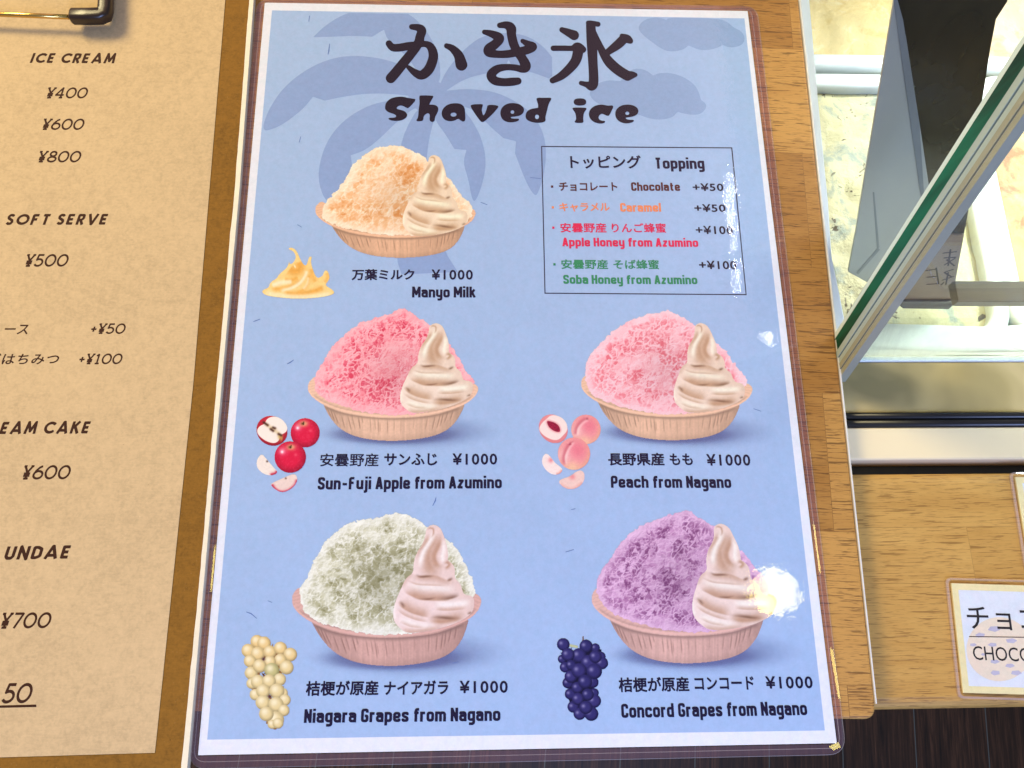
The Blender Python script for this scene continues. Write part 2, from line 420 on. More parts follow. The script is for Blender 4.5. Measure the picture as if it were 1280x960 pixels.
# white lining along the board and in front of the tubs
ins = [at(x, y, -12)[:2] for x, y in ((1056, 398), (1048, 362), (1040, 320), (1035.5, 250), (1022, 120), (1011, -5))]
bk = ins[-1] + (ins[-1] - ins[-2]) * 1.2
lin_poly = [(70, -9.5), (float(ins[0][0]) + 3, -9.5)] + [tuple(map(float, p)) for p in ins] + [tuple(map(float, bk)), (70, float(bk[1]))]
from_bm('side_liner', prism(lin_poly, -30, -12, bevel=0.6), M_WHITE, case)
bm = box(60, 560, -9.4, 420, -175, -172)
box(60, 560, 420, 424, -175, 60, bm); box(556, 560, -9.4, 420, -175, 60, bm); box(60, 64, -9.4, 420, -175, -31, bm)
box(60, 560, -9.4, -7.4, -172, -13, bm)
from_bm('case_liner', bm, M_WHITE, case)
# glass pane: its left end rises from the sill towards the back, 3.. mm of polished green edge then a clear profile
XE = 124.5
def on_x(px, py, X=XE):
    d = ROT @ np.array([(px - 640) / FPX, -(py - 480) / FPX, -1.0]); s = (X - CAM[0]) / d[0]; return CAM + s * d
A0, A1 = on_x(1046, 416), on_x(1280, 48)
B0, B1 = on_x(1060, 463), on_x(1280, 142)
ud = A1 - A0; ud[0] = 0; ud /= np.linalg.norm(ud)
nd = np.array([0, -ud[2], ud[1]])              # towards the customer
thick = float(np.dot((B0 + B1) / 2 - A0, nd))
print('glass', A0, A1, B0, B1, 'thick', thick)
base = A0 - ud * (A0[2] + 9.0) / ud[2]
def slab(n0, n1, x0, x1, L0=0.0, L1=210.0, bm=None):
    b = bm or bmesh.new(); vs = []
    for x in (x0, x1):
        for l, n in ((L0, n0), (L1, n0), (L1, n1), (L0, n1)):
            p = base + ud * l + nd * n; vs.append(b.verts.new((x, p[1], p[2])))
    for f in ((0, 1, 2, 3), (7, 6, 5, 4), (0, 4, 5, 1), (1, 5, 6, 2), (2, 6, 7, 3), (3, 7, 4, 0)): b.faces.new([vs[i] for i in f])
    bmesh.ops.recalc_face_normals(b, faces=b.faces); return b
def m_glassface(name, tint, refl=1.45, milk=0.05, mc=(0.75, 0.9, 0.85)):
    k = NT(name); v = k.obj()
    fr = k.n('ShaderNodeFresnel', {'IOR': refl})
    fr = k.n('ShaderNodeMath', {0: fr.outputs[0], 1: k.math('SUBTRACT', 1.0, k.n('ShaderNodeNewGeometry').outputs['Backfacing'])}, operation='MULTIPLY')
    g = k.n('ShaderNodeBsdfGlossy', {'Roughness': 0.01})
    t = k.n('ShaderNodeBsdfTransparent', {'Color': (*tint, 1)})
    d = k.n('ShaderNodeBsdfDiffuse', {'Color': (*mc, 1)})
    sm = k.ramp(k.noise(k.obj((40, 40, 14)), 1.0, 5, 0.7, 1.5), [(0.5, (0, 0, 0)), (0.8, (1, 1, 1))])
    b = k.n('ShaderNodeMixShader', {0: k.math('ADD', k.math('MULTIPLY', sm, 0.10), milk), 1: t.outputs[0], 2: d.outputs[0]})
    mx = k.n('ShaderNodeMixShader', {0: fr.outputs[0], 1: b.outputs[0], 2: g.outputs[0]})
    k.t.links.new(mx.outputs[0], k.out.inputs[0]); return k.m
TH = max(8.0, thick)
from_bm('glass_pane', slab(TH * 0.10, TH * 0.40, XE + 0.4, 560), m_glassface('clear case glass', (0.93, 0.975, 0.95), milk=0.02), case)
k = NT('polished green glass edge'); v = k.obj((60, 60, 9))
gm = k.pbsdf(k.ramp(k.noise(v, 1.0, 4, 0.6, 0.5), [(0.38, (0.0005, 0.03, 0.018)), (0.52, (0.0005, 0.095, 0.052)), (0.66, (0.003, 0.16, 0.085))]), 0.35, 0.12)
from_bm('glass_edge', slab(TH * 0.10, TH * 0.40, XE - 0.5, XE + 0.3), gm, case)
from_bm('edge_bead', slab(-TH * 0.02, TH * 0.10, XE - 0.4, XE + 5), m_plain('pale bead', (0.70, 0.84, 0.82), 0.25, 0.6, var=0.05), case)
k = NT('clear edge profile'); v = k.obj((0, 1, 1))
prof = m_plain('clear edge profile', (0.40, 0.49, 0.46), 0.25, 0.4, var=0.10, vscale=0.05)
bm = slab(TH * 0.41, TH * 0.56, XE - 0.8, XE + 4)
slab(TH * 0.585, TH * 0.70, XE - 0.5, XE + 4, bm=bm)
from_bm('edge_profile', bm, prof, case)
from_bm('edge_groove', slab(TH * 0.562, TH * 0.583, XE - 0.2, XE + 4), m_plain('grey groove', (0.16, 0.20, 0.20), 0.4, 0.4), case)
bm = slab(TH * 0.705, TH * 0.83, XE - 0.6, XE + 4)
slab(TH * 0.855, TH * 0.98, XE - 0.3, XE + 3, bm=bm)
from_bm('edge_cover', bm, m_plain('grey clear cover', (0.33, 0.33, 0.24), 0.25, 0.3, var=0.2, vscale=0.05), case)
from_bm('edge_groove', slab(TH * 0.832, TH * 0.853, XE - 0.1, XE + 3), m_plain('pale groove', (0.75, 0.78, 0.78), 0.3, 0.5), case)
# solid bar added in place of the brown reflection band in the pane
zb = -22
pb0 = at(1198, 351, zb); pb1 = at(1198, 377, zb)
from_bm('reflection_bar', box(float(pb1[0]), 520, float(pb1[1]), float(pb0[1]), zb - 5, zb, bevel=0.4), m_plain('brown reflection', (0.14, 0.092, 0.045), 0.3, 0.3, var=0.35, vscale=0.03), case)

# tubs of ice cream
ZR = -70.0
def icecream(name, x0, x1, y0, y1, z, seed, mat, parent, amp=5.0):
    rng = random.Random(seed); nx, ny = 60, 70
    g = vnoise((ny, nx), 11, seed, 4); g2 = vnoise((ny, nx), 4, seed + 5, 2)
    vs = []; fs = []
    for j in range(ny):
        for i in range(nx):
            u, w = i / (nx - 1), j / (ny - 1); dome = (1 - (2 * u - 1) ** 4) * (1 - (2 * w - 1) ** 4)
            vs.append((x0 + (x1 - x0) * u, y0 + (y1 - y0) * w, z - 4 + dome * 5 + (g[j, i] - .5) * 2 * amp * dome + (g2[j, i] - .5) * 1.6))
    for j in range(ny - 1):
        for i in range(nx - 1): fs.append((j * nx + i, j * nx + i + 1, (j + 1) * nx + i + 1, (j + 1) * nx + i))
    return build(name, vs, fs, mat, parent, smooth=True)
def vnoise(shape, scale, seed, octs=4, rough=0.5):
    """smooth value noise on a pixel grid, 0..1"""
    rs = np.random.RandomState(seed); H, W = shape; out = np.zeros(shape); amp = 1.0; tot = 0
    sc = scale
    for o in range(octs):
        gh, gw = int(H / sc) + 3, int(W / sc) + 3
        G = rs.rand(gh, gw)
        yy = np.arange(H) / sc; xx = np.arange(W) / sc
        y0 = yy.astype(int); x0 = xx.astype(int); fy = yy - y0; fx = xx - x0
        fy = fy * fy * fy * (fy * (fy * 6 - 15) + 10); fx = fx * fx * fx * (fx * (fx * 6 - 15) + 10)
        a = G[y0][:, x0]; b = G[y0][:, x0 + 1]; c = G[y0 + 1][:, x0]; d_ = G[y0 + 1][:, x0 + 1]
        fy = fy[:, None]; fx = fx[None, :]
        out += amp * ((a * (1 - fx) + b * fx) * (1 - fy) + (c * (1 - fx) + d_ * fx) * fy)
        tot += amp; amp *= rough; sc = max(sc / 2, 1.0)
    return out / tot
def m_ice(name, base, hi, blot, chip=None, bl_amt=0.6, chipsz=0.12):
    k = NT(name); v = k.obj()
    n = k.noise(v, 0.07, 5, 0.62, 0.8); n2 = k.noise(v, 0.05, 3, 0.6, 1.2); n3 = k.noise(v, 0.30, 4, 0.7, 0.5)
    c = k.ramp(n, [(0.35, tuple(x * .93 for x in base)), (0.55, base), (0.75, hi)])
    c = k.mix(k.math('MULTIPLY', k.ramp(k.math('ADD', k.math('MULTIPLY', n2, .75), k.math('MULTIPLY', n3, .25)), [(0.50, (0, 0, 0)), (0.62, (1, 1, 1))]), bl_amt), c, (*blot, 1))
    if chip:
        q = k.noise(v, chipsz, 3, 0.6, 0.6)
        c = k.mix(k.ramp(q, [(0.63, (0, 0, 0)), (0.67, (1, 1, 1))]), c, (*chip, 1))
    return k.pbsdf(c, 0.45, 0.4, 0.0, k.bump(k.noise(v, 0.25, 5, 0.65), 0.5, 0.002), Subsurface_Weight=0.0)
M_MANGO = m_ice('mango ice cream', (0.74, 0.58, 0.27), (0.80, 0.70, 0.44), (0.60, 0.40, 0.13), bl_amt=0.6)
M_COOKIE = m_ice('cookie ice cream', (0.70, 0.64, 0.38), (0.76, 0.74, 0.54), (0.30, 0.36, 0.33), chip=(0.13, 0.10, 0.06), bl_amt=0.8, chipsz=0.10)
M_CARAMEL = m_ice('caramel ice cream', (0.58, 0.37, 0.17), (0.68, 0.52, 0.30), (0.36, 0.12, 0.045), bl_amt=0.85)
M_PEACHY = m_ice('pale peach ice cream', (0.58, 0.46, 0.30), (0.64, 0.54, 0.38), (0.44, 0.25, 0.13), bl_amt=0.7)
def ice_tub(x0, x1, y0, y1, label, mat, seed, rim=9.0):
    t = empty('ice_cream_tub', ((x0 + x1) / 2, (y0 + y1) / 2, ZR - 100), label, 'ice cream tub', 'ice cream tubs in the freezer case')
    ob = bmesh.new(); N = 7
    prof_ = [(rim, -6), (rim, -1.5), (rim - 1.2, 0), (1.4, 0), (0, -1.5), (0.6, -5), (-4, -95)]   # outset, z : rim profile
    rings = []
    for oset, z in prof_:
        rings.append([ob.verts.new((x, y, ZR + z)) for x, y in rrect(x0 - oset, x1 + oset, y0 - oset, y1 + oset, max(2.0, 12 + oset), N)])
    for a, b in zip(rings, rings[1:]):
        for i in range(len(a)): ob.faces.new((a[i], a[(i + 1) % len(a)], b[(i + 1) % len(a)], b[i]))
    ob.faces.new(rings[-1])
    bmesh.ops.recalc_face_normals(ob, faces=ob.faces)
    from_bm('tub', ob, M_TUB, t, smooth=True)
    ic = icecream('ice_cream', x0 - 0.4, x1 + 0.4, y0 - 0.4, y1 + 0.4, ZR - 3, seed, mat, t)
    return t
xr = float(at(1212, 240, ZR)[0]); xl3 = float(at(1253, 240, ZR)[0])
yb2 = float(at(1050, 108, ZR)[1]); yf2 = float(at(1150, 412, ZR)[1]); yf1 = float(at(1050, 66, ZR)[1])
xl = xr - 118
ice_tub(xl, xr, yf2, yb2, 'tub of pale cookie ice cream with dark chips, nearest the sill', M_COOKIE, 3)
ice_tub(xl, xr, yf1, yf1 + 132, 'tub of smooth yellow ice cream behind the dark price card', M_MANGO, 8)
ice_tub(xl3, xl3 + 118, yf2, yb2, 'tub of reddish caramel ice cream cut off by the photo edge', M_CARAMEL, 15)
ice_tub(xl3, xl3 + 118, yf1, yf1 + 132, 'tub of pale peach ice cream in the far right corner', M_PEACHY, 22)
# folded white sheet in front of the near tub
sx = np.linspace(100, 470, 60); vs = []; fs = []
for i, x in enumerate(sx):
    for j, (yy_, zz_) in enumerate(((-7, -14), (0, -30), (9, -52), (16, -62), (yf2 + 1.5, -66.5))):
        vs.append((x, yy_ + math.sin(x * 0.05) * 0.6 * j / 2, zz_ + math.sin(x * 0.11 + j) * 0.7))
for i in range(59):
    for j in range(4): fs.append((i * 5 + j, (i + 1) * 5 + j, (i + 1) * 5 + j + 1, i * 5 + j + 1))
build('front_liner', vs, fs, M_WHITE, case, smooth=True)

# dark price card standing in the case: bent plate, seen from behind
cn = np.array([0, -ud[2], ud[1]])
cp = np.array([0, yf2 + 8, ZR + 2.0])
def cpl(x, y): return at_plane(x, y, cp, cn)
def plate(name, px, mat, parent, t=1.2, off=0.0):
    pts = [cpl(*q) + cn * off for q in px]; n = len(pts)
    vs = [tuple(p) for p in pts] + [tuple(p - cn * t) for p in pts]
    fs = [tuple(range(n)), tuple(reversed(range(n, 2 * n)))] + [(i, i + n, (i + 1) % n + n, (i + 1) % n) for i in range(n)]
    o = build(name, vs, fs, mat, parent); return o
cardc = cpl(1150, 384)
card = empty('price_card', tuple(cardc), 'dark brown price card in a steel holder leaning inside the freezer case', 'price card')
k = NT('dark card'); v = k.obj()
M_CARD = k.pbsdf(k.ramp(k.noise(v, 0.02, 4, 0.5, 0.8), [(0.35, (0.016, 0.012, 0.006)), (0.65, (0.040, 0.030, 0.014))]), 0.2, 0.5)
plate('card_back', [(1117, -20), (1266, -20), (1259, 2), (1245, 24), (1238, 60), (1224, 150), (1213, 250), (1205, 292), (1128, 292), (1141, 200)], M_CARD, card)
plate('holder_flap', [(1117, -14), (1130, 40), (1149, 160), (1164, 260), (1150, 300), (1118, 350), (1086, 350), (1059, 335), (1068, 285), (1090, 150)], m_plain('blue grey steel', (0.36, 0.365, 0.30), 0.3, 0.5, metal=0.1, var=0.10, vscale=0.015), card, off=2.2)
plate('holder_fold', [(1113, -14), (1117, -14), (1126, 18), (1147, 150), (1153, 240), (1149, 242), (1136, 150)], m_plain('fold', (0.19, 0.20, 0.18), 0.35, 0.4), card, off=2.6, t=0.3)
M_CREASE = m_plain('crease', (0.24, 0.25, 0.21), 0.4, 0.3)
plate('holder_crease', [(1089, 235), (1091, 235), (1097.5, 304), (1094.5, 305)], M_CREASE, card, off=2.35, t=0.1)
plate('holder_crease', [(1096, 304), (1098, 307), (1071, 338), (1069, 336)], M_CREASE, card, off=2.4, t=0.1)
plate('card_reflection', [(1128, 293), (1205, 293), (1198, 330), (1190, 374), (1122, 374), (1110, 340)], m_plain('mauve brown card reflection', (0.21, 0.128, 0.085), 0.3, 0.4, var=0.12, vscale=0.03), card, off=0.1)  # brown plate and mirrored strokes put the card face's reflection into colour
plate('card_lip', [(1123, 374.5), (1189.5, 374.5), (1189, 380), (1185, 384), (1128, 383), (1123, 379)], m_plain('dark lip', (0.07, 0.045, 0.035), 0.2, 0.6), card, t=3.0, off=1.2)
M_CARDINK = m_plain('mirrored card ink', (0.055, 0.030, 0.024), 0.5, 0.2)
cb = bmesh.new()
for a, b in (((1170, 334), (1173, 354)), ((1156, 338), (1171, 336)), ((1158, 346), (1172, 345)), ((1158, 355), (1174, 354)), ((1192, 336), (1180, 340)), ((1180, 340), (1190, 346)), ((1192, 345), (1177, 350)),
             ((1185, 340), (1182, 356)), ((1190, 352), (1193, 357)), ((1180, 352), (1176, 356)), ((1160, 314), (1168, 320)), ((1168, 320), (1161, 328)), ((1161, 328), (1160, 314)),
             ((1178, 316), (1196, 314)), ((1179, 322), (1195, 321)), ((1188, 311), (1185, 332)), ((1194, 322), (1180, 331)), ((1183, 324), (1193, 332))):
    p, q = cpl(*a) + cn * .22, cpl(*b) + cn * .22; dd = (q - p) / np.linalg.norm(q - p); sd = np.cross(dd, cn) * 0.36
    cb.faces.new([cb.verts.new(tuple(w)) for w in (p - sd, q - sd, q + sd, p + sd)])
bmesh.ops.recalc_face_normals(cb, faces=cb.faces)
from_bm('card_writing', cb, M_CARDINK, card)
# ------------------------------------------------------------------ drawing tools for flat print
def chaikin(poly, it=2):
    p = np.asarray(poly, float)
    for _ in range(it):
        q = np.roll(p, -1, 0); p = np.stack([p * .75 + q * .25, p * .25 + q * .75], 1).reshape(-1, 2)
    return p
def sd_poly(X, Y, poly):
    p = np.asarray(poly, float); q = np.roll(p, -1, 0)
    d2 = np.full(X.shape, 1e18); ins = np.zeros(X.shape, bool)
    for (ax_, ay), (bx, by) in zip(p, q):
        ex, ey = bx - ax_, by - ay; L = ex * ex + ey * ey
        if L < 1e-12: continue
        t = np.clip(((X - ax_) * ex + (Y - ay) * ey) / L, 0, 1)
        d2 = np.minimum(d2, (X - ax_ - t * ex) ** 2 + (Y - ay - t * ey) ** 2)
        c = (ay > Y) != (by > Y)
        if ey != 0: ins ^= c & (X < ax_ + (Y - ay) * ex / ey)
    d_ = np.sqrt(d2); return np.where(ins, -d_, d_)
def sd_stroke(X, Y, pts, smooth=True):
    """stroke through points (x, y, radius)"""
    p = np.asarray(pts, float)
    if smooth and len(p) > 2:
        out = []
        for i in range(len(p) - 1):
            a, b, c, d_ = p[max(i - 1, 0)], p[i], p[i + 1], p[min(i + 2, len(p) - 1)]
            for t in np.linspace(0, 1, 7)[:-1]:
                out.append(.5 * (2 * b + (c - a) * t + (2 * a - 5 * b + 4 * c - d_) * t * t + (3 * b - a - 3 * c + d_) * t ** 3))
        out.append(p[-1]); p = np.array(out)
    s = np.full(X.shape, 1e9)
    for a, b in zip(p[:-1], p[1:]):
        ex, ey = b[0] - a[0], b[1] - a[1]; L = ex * ex + ey * ey + 1e-12
        t = np.clip(((X - a[0]) * ex + (Y - a[1]) * ey) / L, 0, 1)
        s = np.minimum(s, np.hypot(X - a[0] - t * ex, Y - a[1] - t * ey) - (a[2] + (b[2] - a[2]) * t))
    return s
def contour(F, x0, y0, cell):
    """marching squares: 2-D vertices and faces of the region F < 0"""
    H, W = F.shape; vid = {}; V = []; Fc = []
    def pv(i, j):
        k_ = (0, i, j)
        if k_ not in vid: vid[k_] = len(V); V.append((x0 + i * cell, y0 + j * cell))
        return vid[k_]
    def ev(i, j, i2, j2):
        if (i2, j2) < (i, j): i, j, i2, j2 = i2, j2, i, j
        k_ = (1, i, j, i2, j2)
        if k_ not in vid:
            a, b = F[j, i], F[j2, i2]; t = min(max(a / (a - b), 0.02), 0.98)
            vid[k_] = len(V); V.append((x0 + (i + (i2 - i) * t) * cell, y0 + (j + (j2 - j) * t) * cell))
        return vid[k_]
    I = F < 0
    n = I[:-1, :-1].astype(int) + I[:-1, 1:] + I[1:, 1:] + I[1:, :-1]
    for j, i in zip(*np.nonzero(n)):
        cs = ((i, j), (i + 1, j), (i + 1, j + 1), (i, j + 1))
        if n[j, i] == 4: Fc.append([pv(*c) for c in cs]); continue
        poly = []
        for a in range(4):
            c, d_ = cs[a], cs[(a + 1) % 4]
            if I[c[1], c[0]]: poly.append(pv(*c))
            if I[c[1], c[0]] != I[d_[1], d_[0]]: poly.append(ev(*c, *d_))
        if len(poly) > 2: Fc.append(poly)
    return V, Fc
def flat(name, V, Fc, z, mat, parent):
    """flat print: photograph pixels of the sheet, laid on the sheet's own plane"""
    vs = [tuple(at(x, y, 0)[:2]) + (z,) for x, y in V]
    return build(name, vs, [list(reversed(f)) for f in Fc], mat, parent)
def shape(name, fn, bbox, cell, z, mat, parent):
    x0, y0, x1, y1 = bbox
    X, Y = np.meshgrid(np.arange(x0, x1 + cell, cell), np.arange(y0, y1 + cell, cell))
    V, Fc = contour(fn(X, Y), x0, y0, cell)
    return flat(name, V, Fc, z, mat, parent)

# --- monoline lettering: glyph skeletons
HW = 0.098; T_ = 1 - HW; B_ = HW; X_ = 0.735; XT = X_ - HW; W_ = 0.335; Q = 0.13
G = {
 'A': [[(0, 0), (.165, T_), (.215, T_), (.38, 0)], [(.06, .27), (.32, .27)]], 'C': [[(W_, .66), (W_, T_), (0, T_), (0, B_), (W_, B_), (W_, .34)]],
 'F': [[(0, 0), (0, T_), (.31, T_)], [(0, .53), (.27, .53)]], 'G': [[(W_, .70), (W_, T_), (0, T_), (0, B_), (W_, B_), (W_, .46), (.17, .46)]],
 'H': [[(0, 0), (0, 1)], [(W_, 0), (W_, 1)], [(0, .51), (W_, .51)]], 'M': [[(0, 0), (0, 1)], [(.5, 0), (.5, 1)], [(.01, .95), (.25, .30), (.49, .95)]],
 'N': [[(0, 0), (0, 1)], [(W_, 0), (W_, 1)], [(0.0, .93), (W_, .07)]], 'P': [[(0, 0), (0, T_), (W_, T_), (W_, .43), (0, .43)]],
 'S': [[(W_, .70), (W_, T_), (0, T_), (0, .56), (W_, .43), (W_, B_), (0, B_), (0, .30)]], 'T': [[(0, T_), (.36, T_)], [(.18, 0), (.18, T_)]],
 'a': [[(0, .55), (0, XT), (W_, XT), (W_, 0)], [(W_, .42), (0, .42), (0, B_), (W_, B_)]], 'b': [[(0, 0), (0, 1)], [(0, XT), (W_, XT), (W_, B_), (0, B_)]],
 'c': [[(W_, .48), (W_, XT), (0, XT), (0, B_), (W_, B_), (W_, .25)]], 'd': [[(W_, 0), (W_, 1)], [(W_, XT), (0, XT), (0, B_), (W_, B_)]],
 'e': [[(W_, .22), (W_, B_), (0, B_), (0, XT), (W_, XT), (W_, .36), (0, .36)]], 'f': [[(.08, 0), (.08, T_), (.30, T_)], [(-.05, XT + .02), (.27, XT + .02)]],
 'g': [[(W_, XT), (0, XT), (0, B_ + .02), (W_, B_ + .02)], [(W_, X_), (W_, -.19), (0.0, -.19)]], 'h': [[(0, 0), (0, 1)], [(0, XT), (W_, XT), (W_, 0)]],
 'i': [[(0, 0), (0, X_)], [(0, .86), (0, 1.03)]], 'j': [[(.06, X_), (.06, -.19), (-.12, -.19)], [(.06, .86), (.06, 1.03)]], 'k': [[(0, 0), (0, 1)], [(W_ - .02, X_), (.04, .34)], [(.13, .44), (W_, 0)]],
 'l': [[(0, 0), (0, 1)]], 'm': [[(0, 0), (0, X_)], [(0, XT), (.29, XT), (.29, 0)], [(.29, XT), (.58, XT), (.58, 0)]], 'n': [[(0, 0), (0, X_)], [(0, XT), (W_, XT), (W_, 0)]],
 'o': [[(0, .4), (0, XT), (W_, XT), (W_, B_), (0, B_), (0, .41)]], 'p': [[(0, -.25), (0, X_)], [(0, XT), (W_, XT), (W_, B_), (0, B_)]], 'r': [[(0, 0), (0, X_)], [(0, XT - .04), (.10, XT), (.25, XT)]],
 's': [[(W_ - .03, .52), (W_ - .03, XT), (0, XT), (0, .43), (W_ - .03, .30), (W_ - .03, B_), (0, B_), (0, .22)]], 't': [[(.08, 1 - .06), (.08, B_), (.26, B_)], [(-.04, XT), (.25, XT)]],
 'u': [[(0, X_), (0, B_), (W_, B_)], [(W_, X_), (W_, 0)]], 'y': [[(0, X_), (0, B_ + .03), (W_, B_ + .03)], [(W_, X_), (W_, -.19), (.03, -.19)]],
 'z': [[(.0, XT), (.31, XT), (.0, B_), (.32, B_)]], '-': [[(-.03, .42), (.31, .42)]], ' ': [],
}
SHARP = set('AMNzHTk')
ADV = {'M': .5, 'A': .38, 'i': 0, 'l': 0, 'j': .06, 'm': .58, 'f': .21, 'r': .19, 't': .24, '-': .28, 'T': .36, ' ': .02, 'F': .31, 's': .305, 'z': .32, 'y': W_}
def arc_corner(pl, r):
    if r <= 0 or len(pl) < 3: return [tuple(p) for p in pl]
    out = [pl[0]]
    for i in range(1, len(pl) - 1):
        p, a, b = np.array(pl[i]), np.array(pl[i - 1]), np.array(pl[i + 1])
        la, lb = np.linalg.norm(a - p), np.linalg.norm(b - p); rr = min(r, la * .49, lb * .49)
        p0, p1 = p + (a - p) / la * rr, p + (b - p) / lb * rr
        for t in np.linspace(0, 1, 5): out.append(tuple((1 - t) ** 2 * p0 + 2 * t * (1 - t) * p + t * t * p1))
    out.append(pl[-1]); return out
def sd_mono(X, Y, pl, hw):
    """polyline of even width with flat ends"""
    s = np.full(X.shape, 1e9); n = len(pl) - 1
    for i in range(n):
        a, b = np.array(pl[i], float), np.array(pl[i + 1], float); L = np.linalg.norm(b - a)
        if L < 1e-9: continue
        ex, ey = (b - a) / L
        u = (X - a[0]) * ex + (Y - a[1]) * ey; v = abs(-(X - a[0]) * ey + (Y - a[1]) * ex)
        du = abs(u - L / 2) - L / 2; dv_ = v - hw
        s = np.minimum(s, np.where((du > 0) & (dv_ > 0), np.hypot(np.maximum(du, 0), np.maximum(dv_, 0)), np.maximum(du, dv_)))
        if i > 0: s = np.minimum(s, np.hypot(X - a[0], Y - a[1]) - hw)
    return s
def layout(text, glyphs, adv, gap):
    x = 0; out = []
    for ch in text:
        w = adv.get(ch, None)
        if w is None: w = max([p[0] for pl in glyphs[ch] for p in pl] or [0.3])
        out.append((ch, x)); x += w + (gap if ch != ' ' else gap * 0.9)
    return out, x
def place(name, V, Fc, bx0, bx1, by0, capunits, xl, ybl, xr_, ybr, cap_px, z, mat, parent, slant=0.0, plane_z=0.0):
    """lay lettering coordinates on the sheet: bbox bx0..bx1 onto the two baseline pixels, capunits onto cap_px"""
    a = at(xl, ybl, plane_z)[:2]; b = at(xr_, ybr, plane_z)[:2]; L = np.linalg.norm(b - a); ex = (b - a) / L; ey = np.array([-ex[1], ex[0]])
    mx_, my_ = (xl + xr_) / 2, (ybl + ybr) / 2
    hm = np.linalg.norm(at(mx_, my_ - cap_px, plane_z)[:2] - at(mx_, my_, plane_z)[:2])
    sx_, sy_ = L / (bx1 - bx0), hm / capunits
    vs = []
    for x, y in V:
        h = (y - by0) * sy_; p = a + ex * ((x - bx0) * sx_ + slant * h) + ey * h
        vs.append((p[0], p[1], z))
    return build(name, vs, Fc, mat, parent)
def mono(name, text, xl, ybl, xr_, ybr, cap, col, z, parent, glyphs=None, adv=None, hw=HW, gap=0.265, rad=Q, slant=0.0, plane_z=0.0, sharp=SHARP, cell=0.022, mat=None):
    glyphs = glyphs or G; adv = ADV if adv is None else adv
    lay, tot = layout(text, glyphs, adv, gap)
    V = []; Fc = []
    cache = {}
    for ch, ox in lay:
        if not glyphs[ch]: continue
        if ch not in cache:
            pls = [arc_corner(pl, 0 if ch in sharp else rad) for pl in glyphs[ch]]
            xs = [p[0] for pl in pls for p in pl]; x0, x1 = min(xs) - hw - .06, max(xs) + hw + .06
            X, Y = np.meshgrid(np.arange(x0, x1, cell), np.arange(-.36, 1.18, cell))
            F = np.full(X.shape, 1e9)
            for pl in pls: F = np.minimum(F, sd_mono(X, Y, pl, hw))
            cache[ch] = contour(F + 1e-6, x0, -.36, cell)
        v, f = cache[ch]; o_ = len(V)
        V += [(x + ox, y) for x, y in v]; Fc += [[i + o_ for i in q] for q in f]
    xs = [v[0] for v in V]
    return place(name, V, Fc, min(xs), max(xs), 0.0, 1.0, xl, ybl, xr_, ybr, cap, z, mat or ink(col), parent, slant, plane_z)
_FONTC = {}
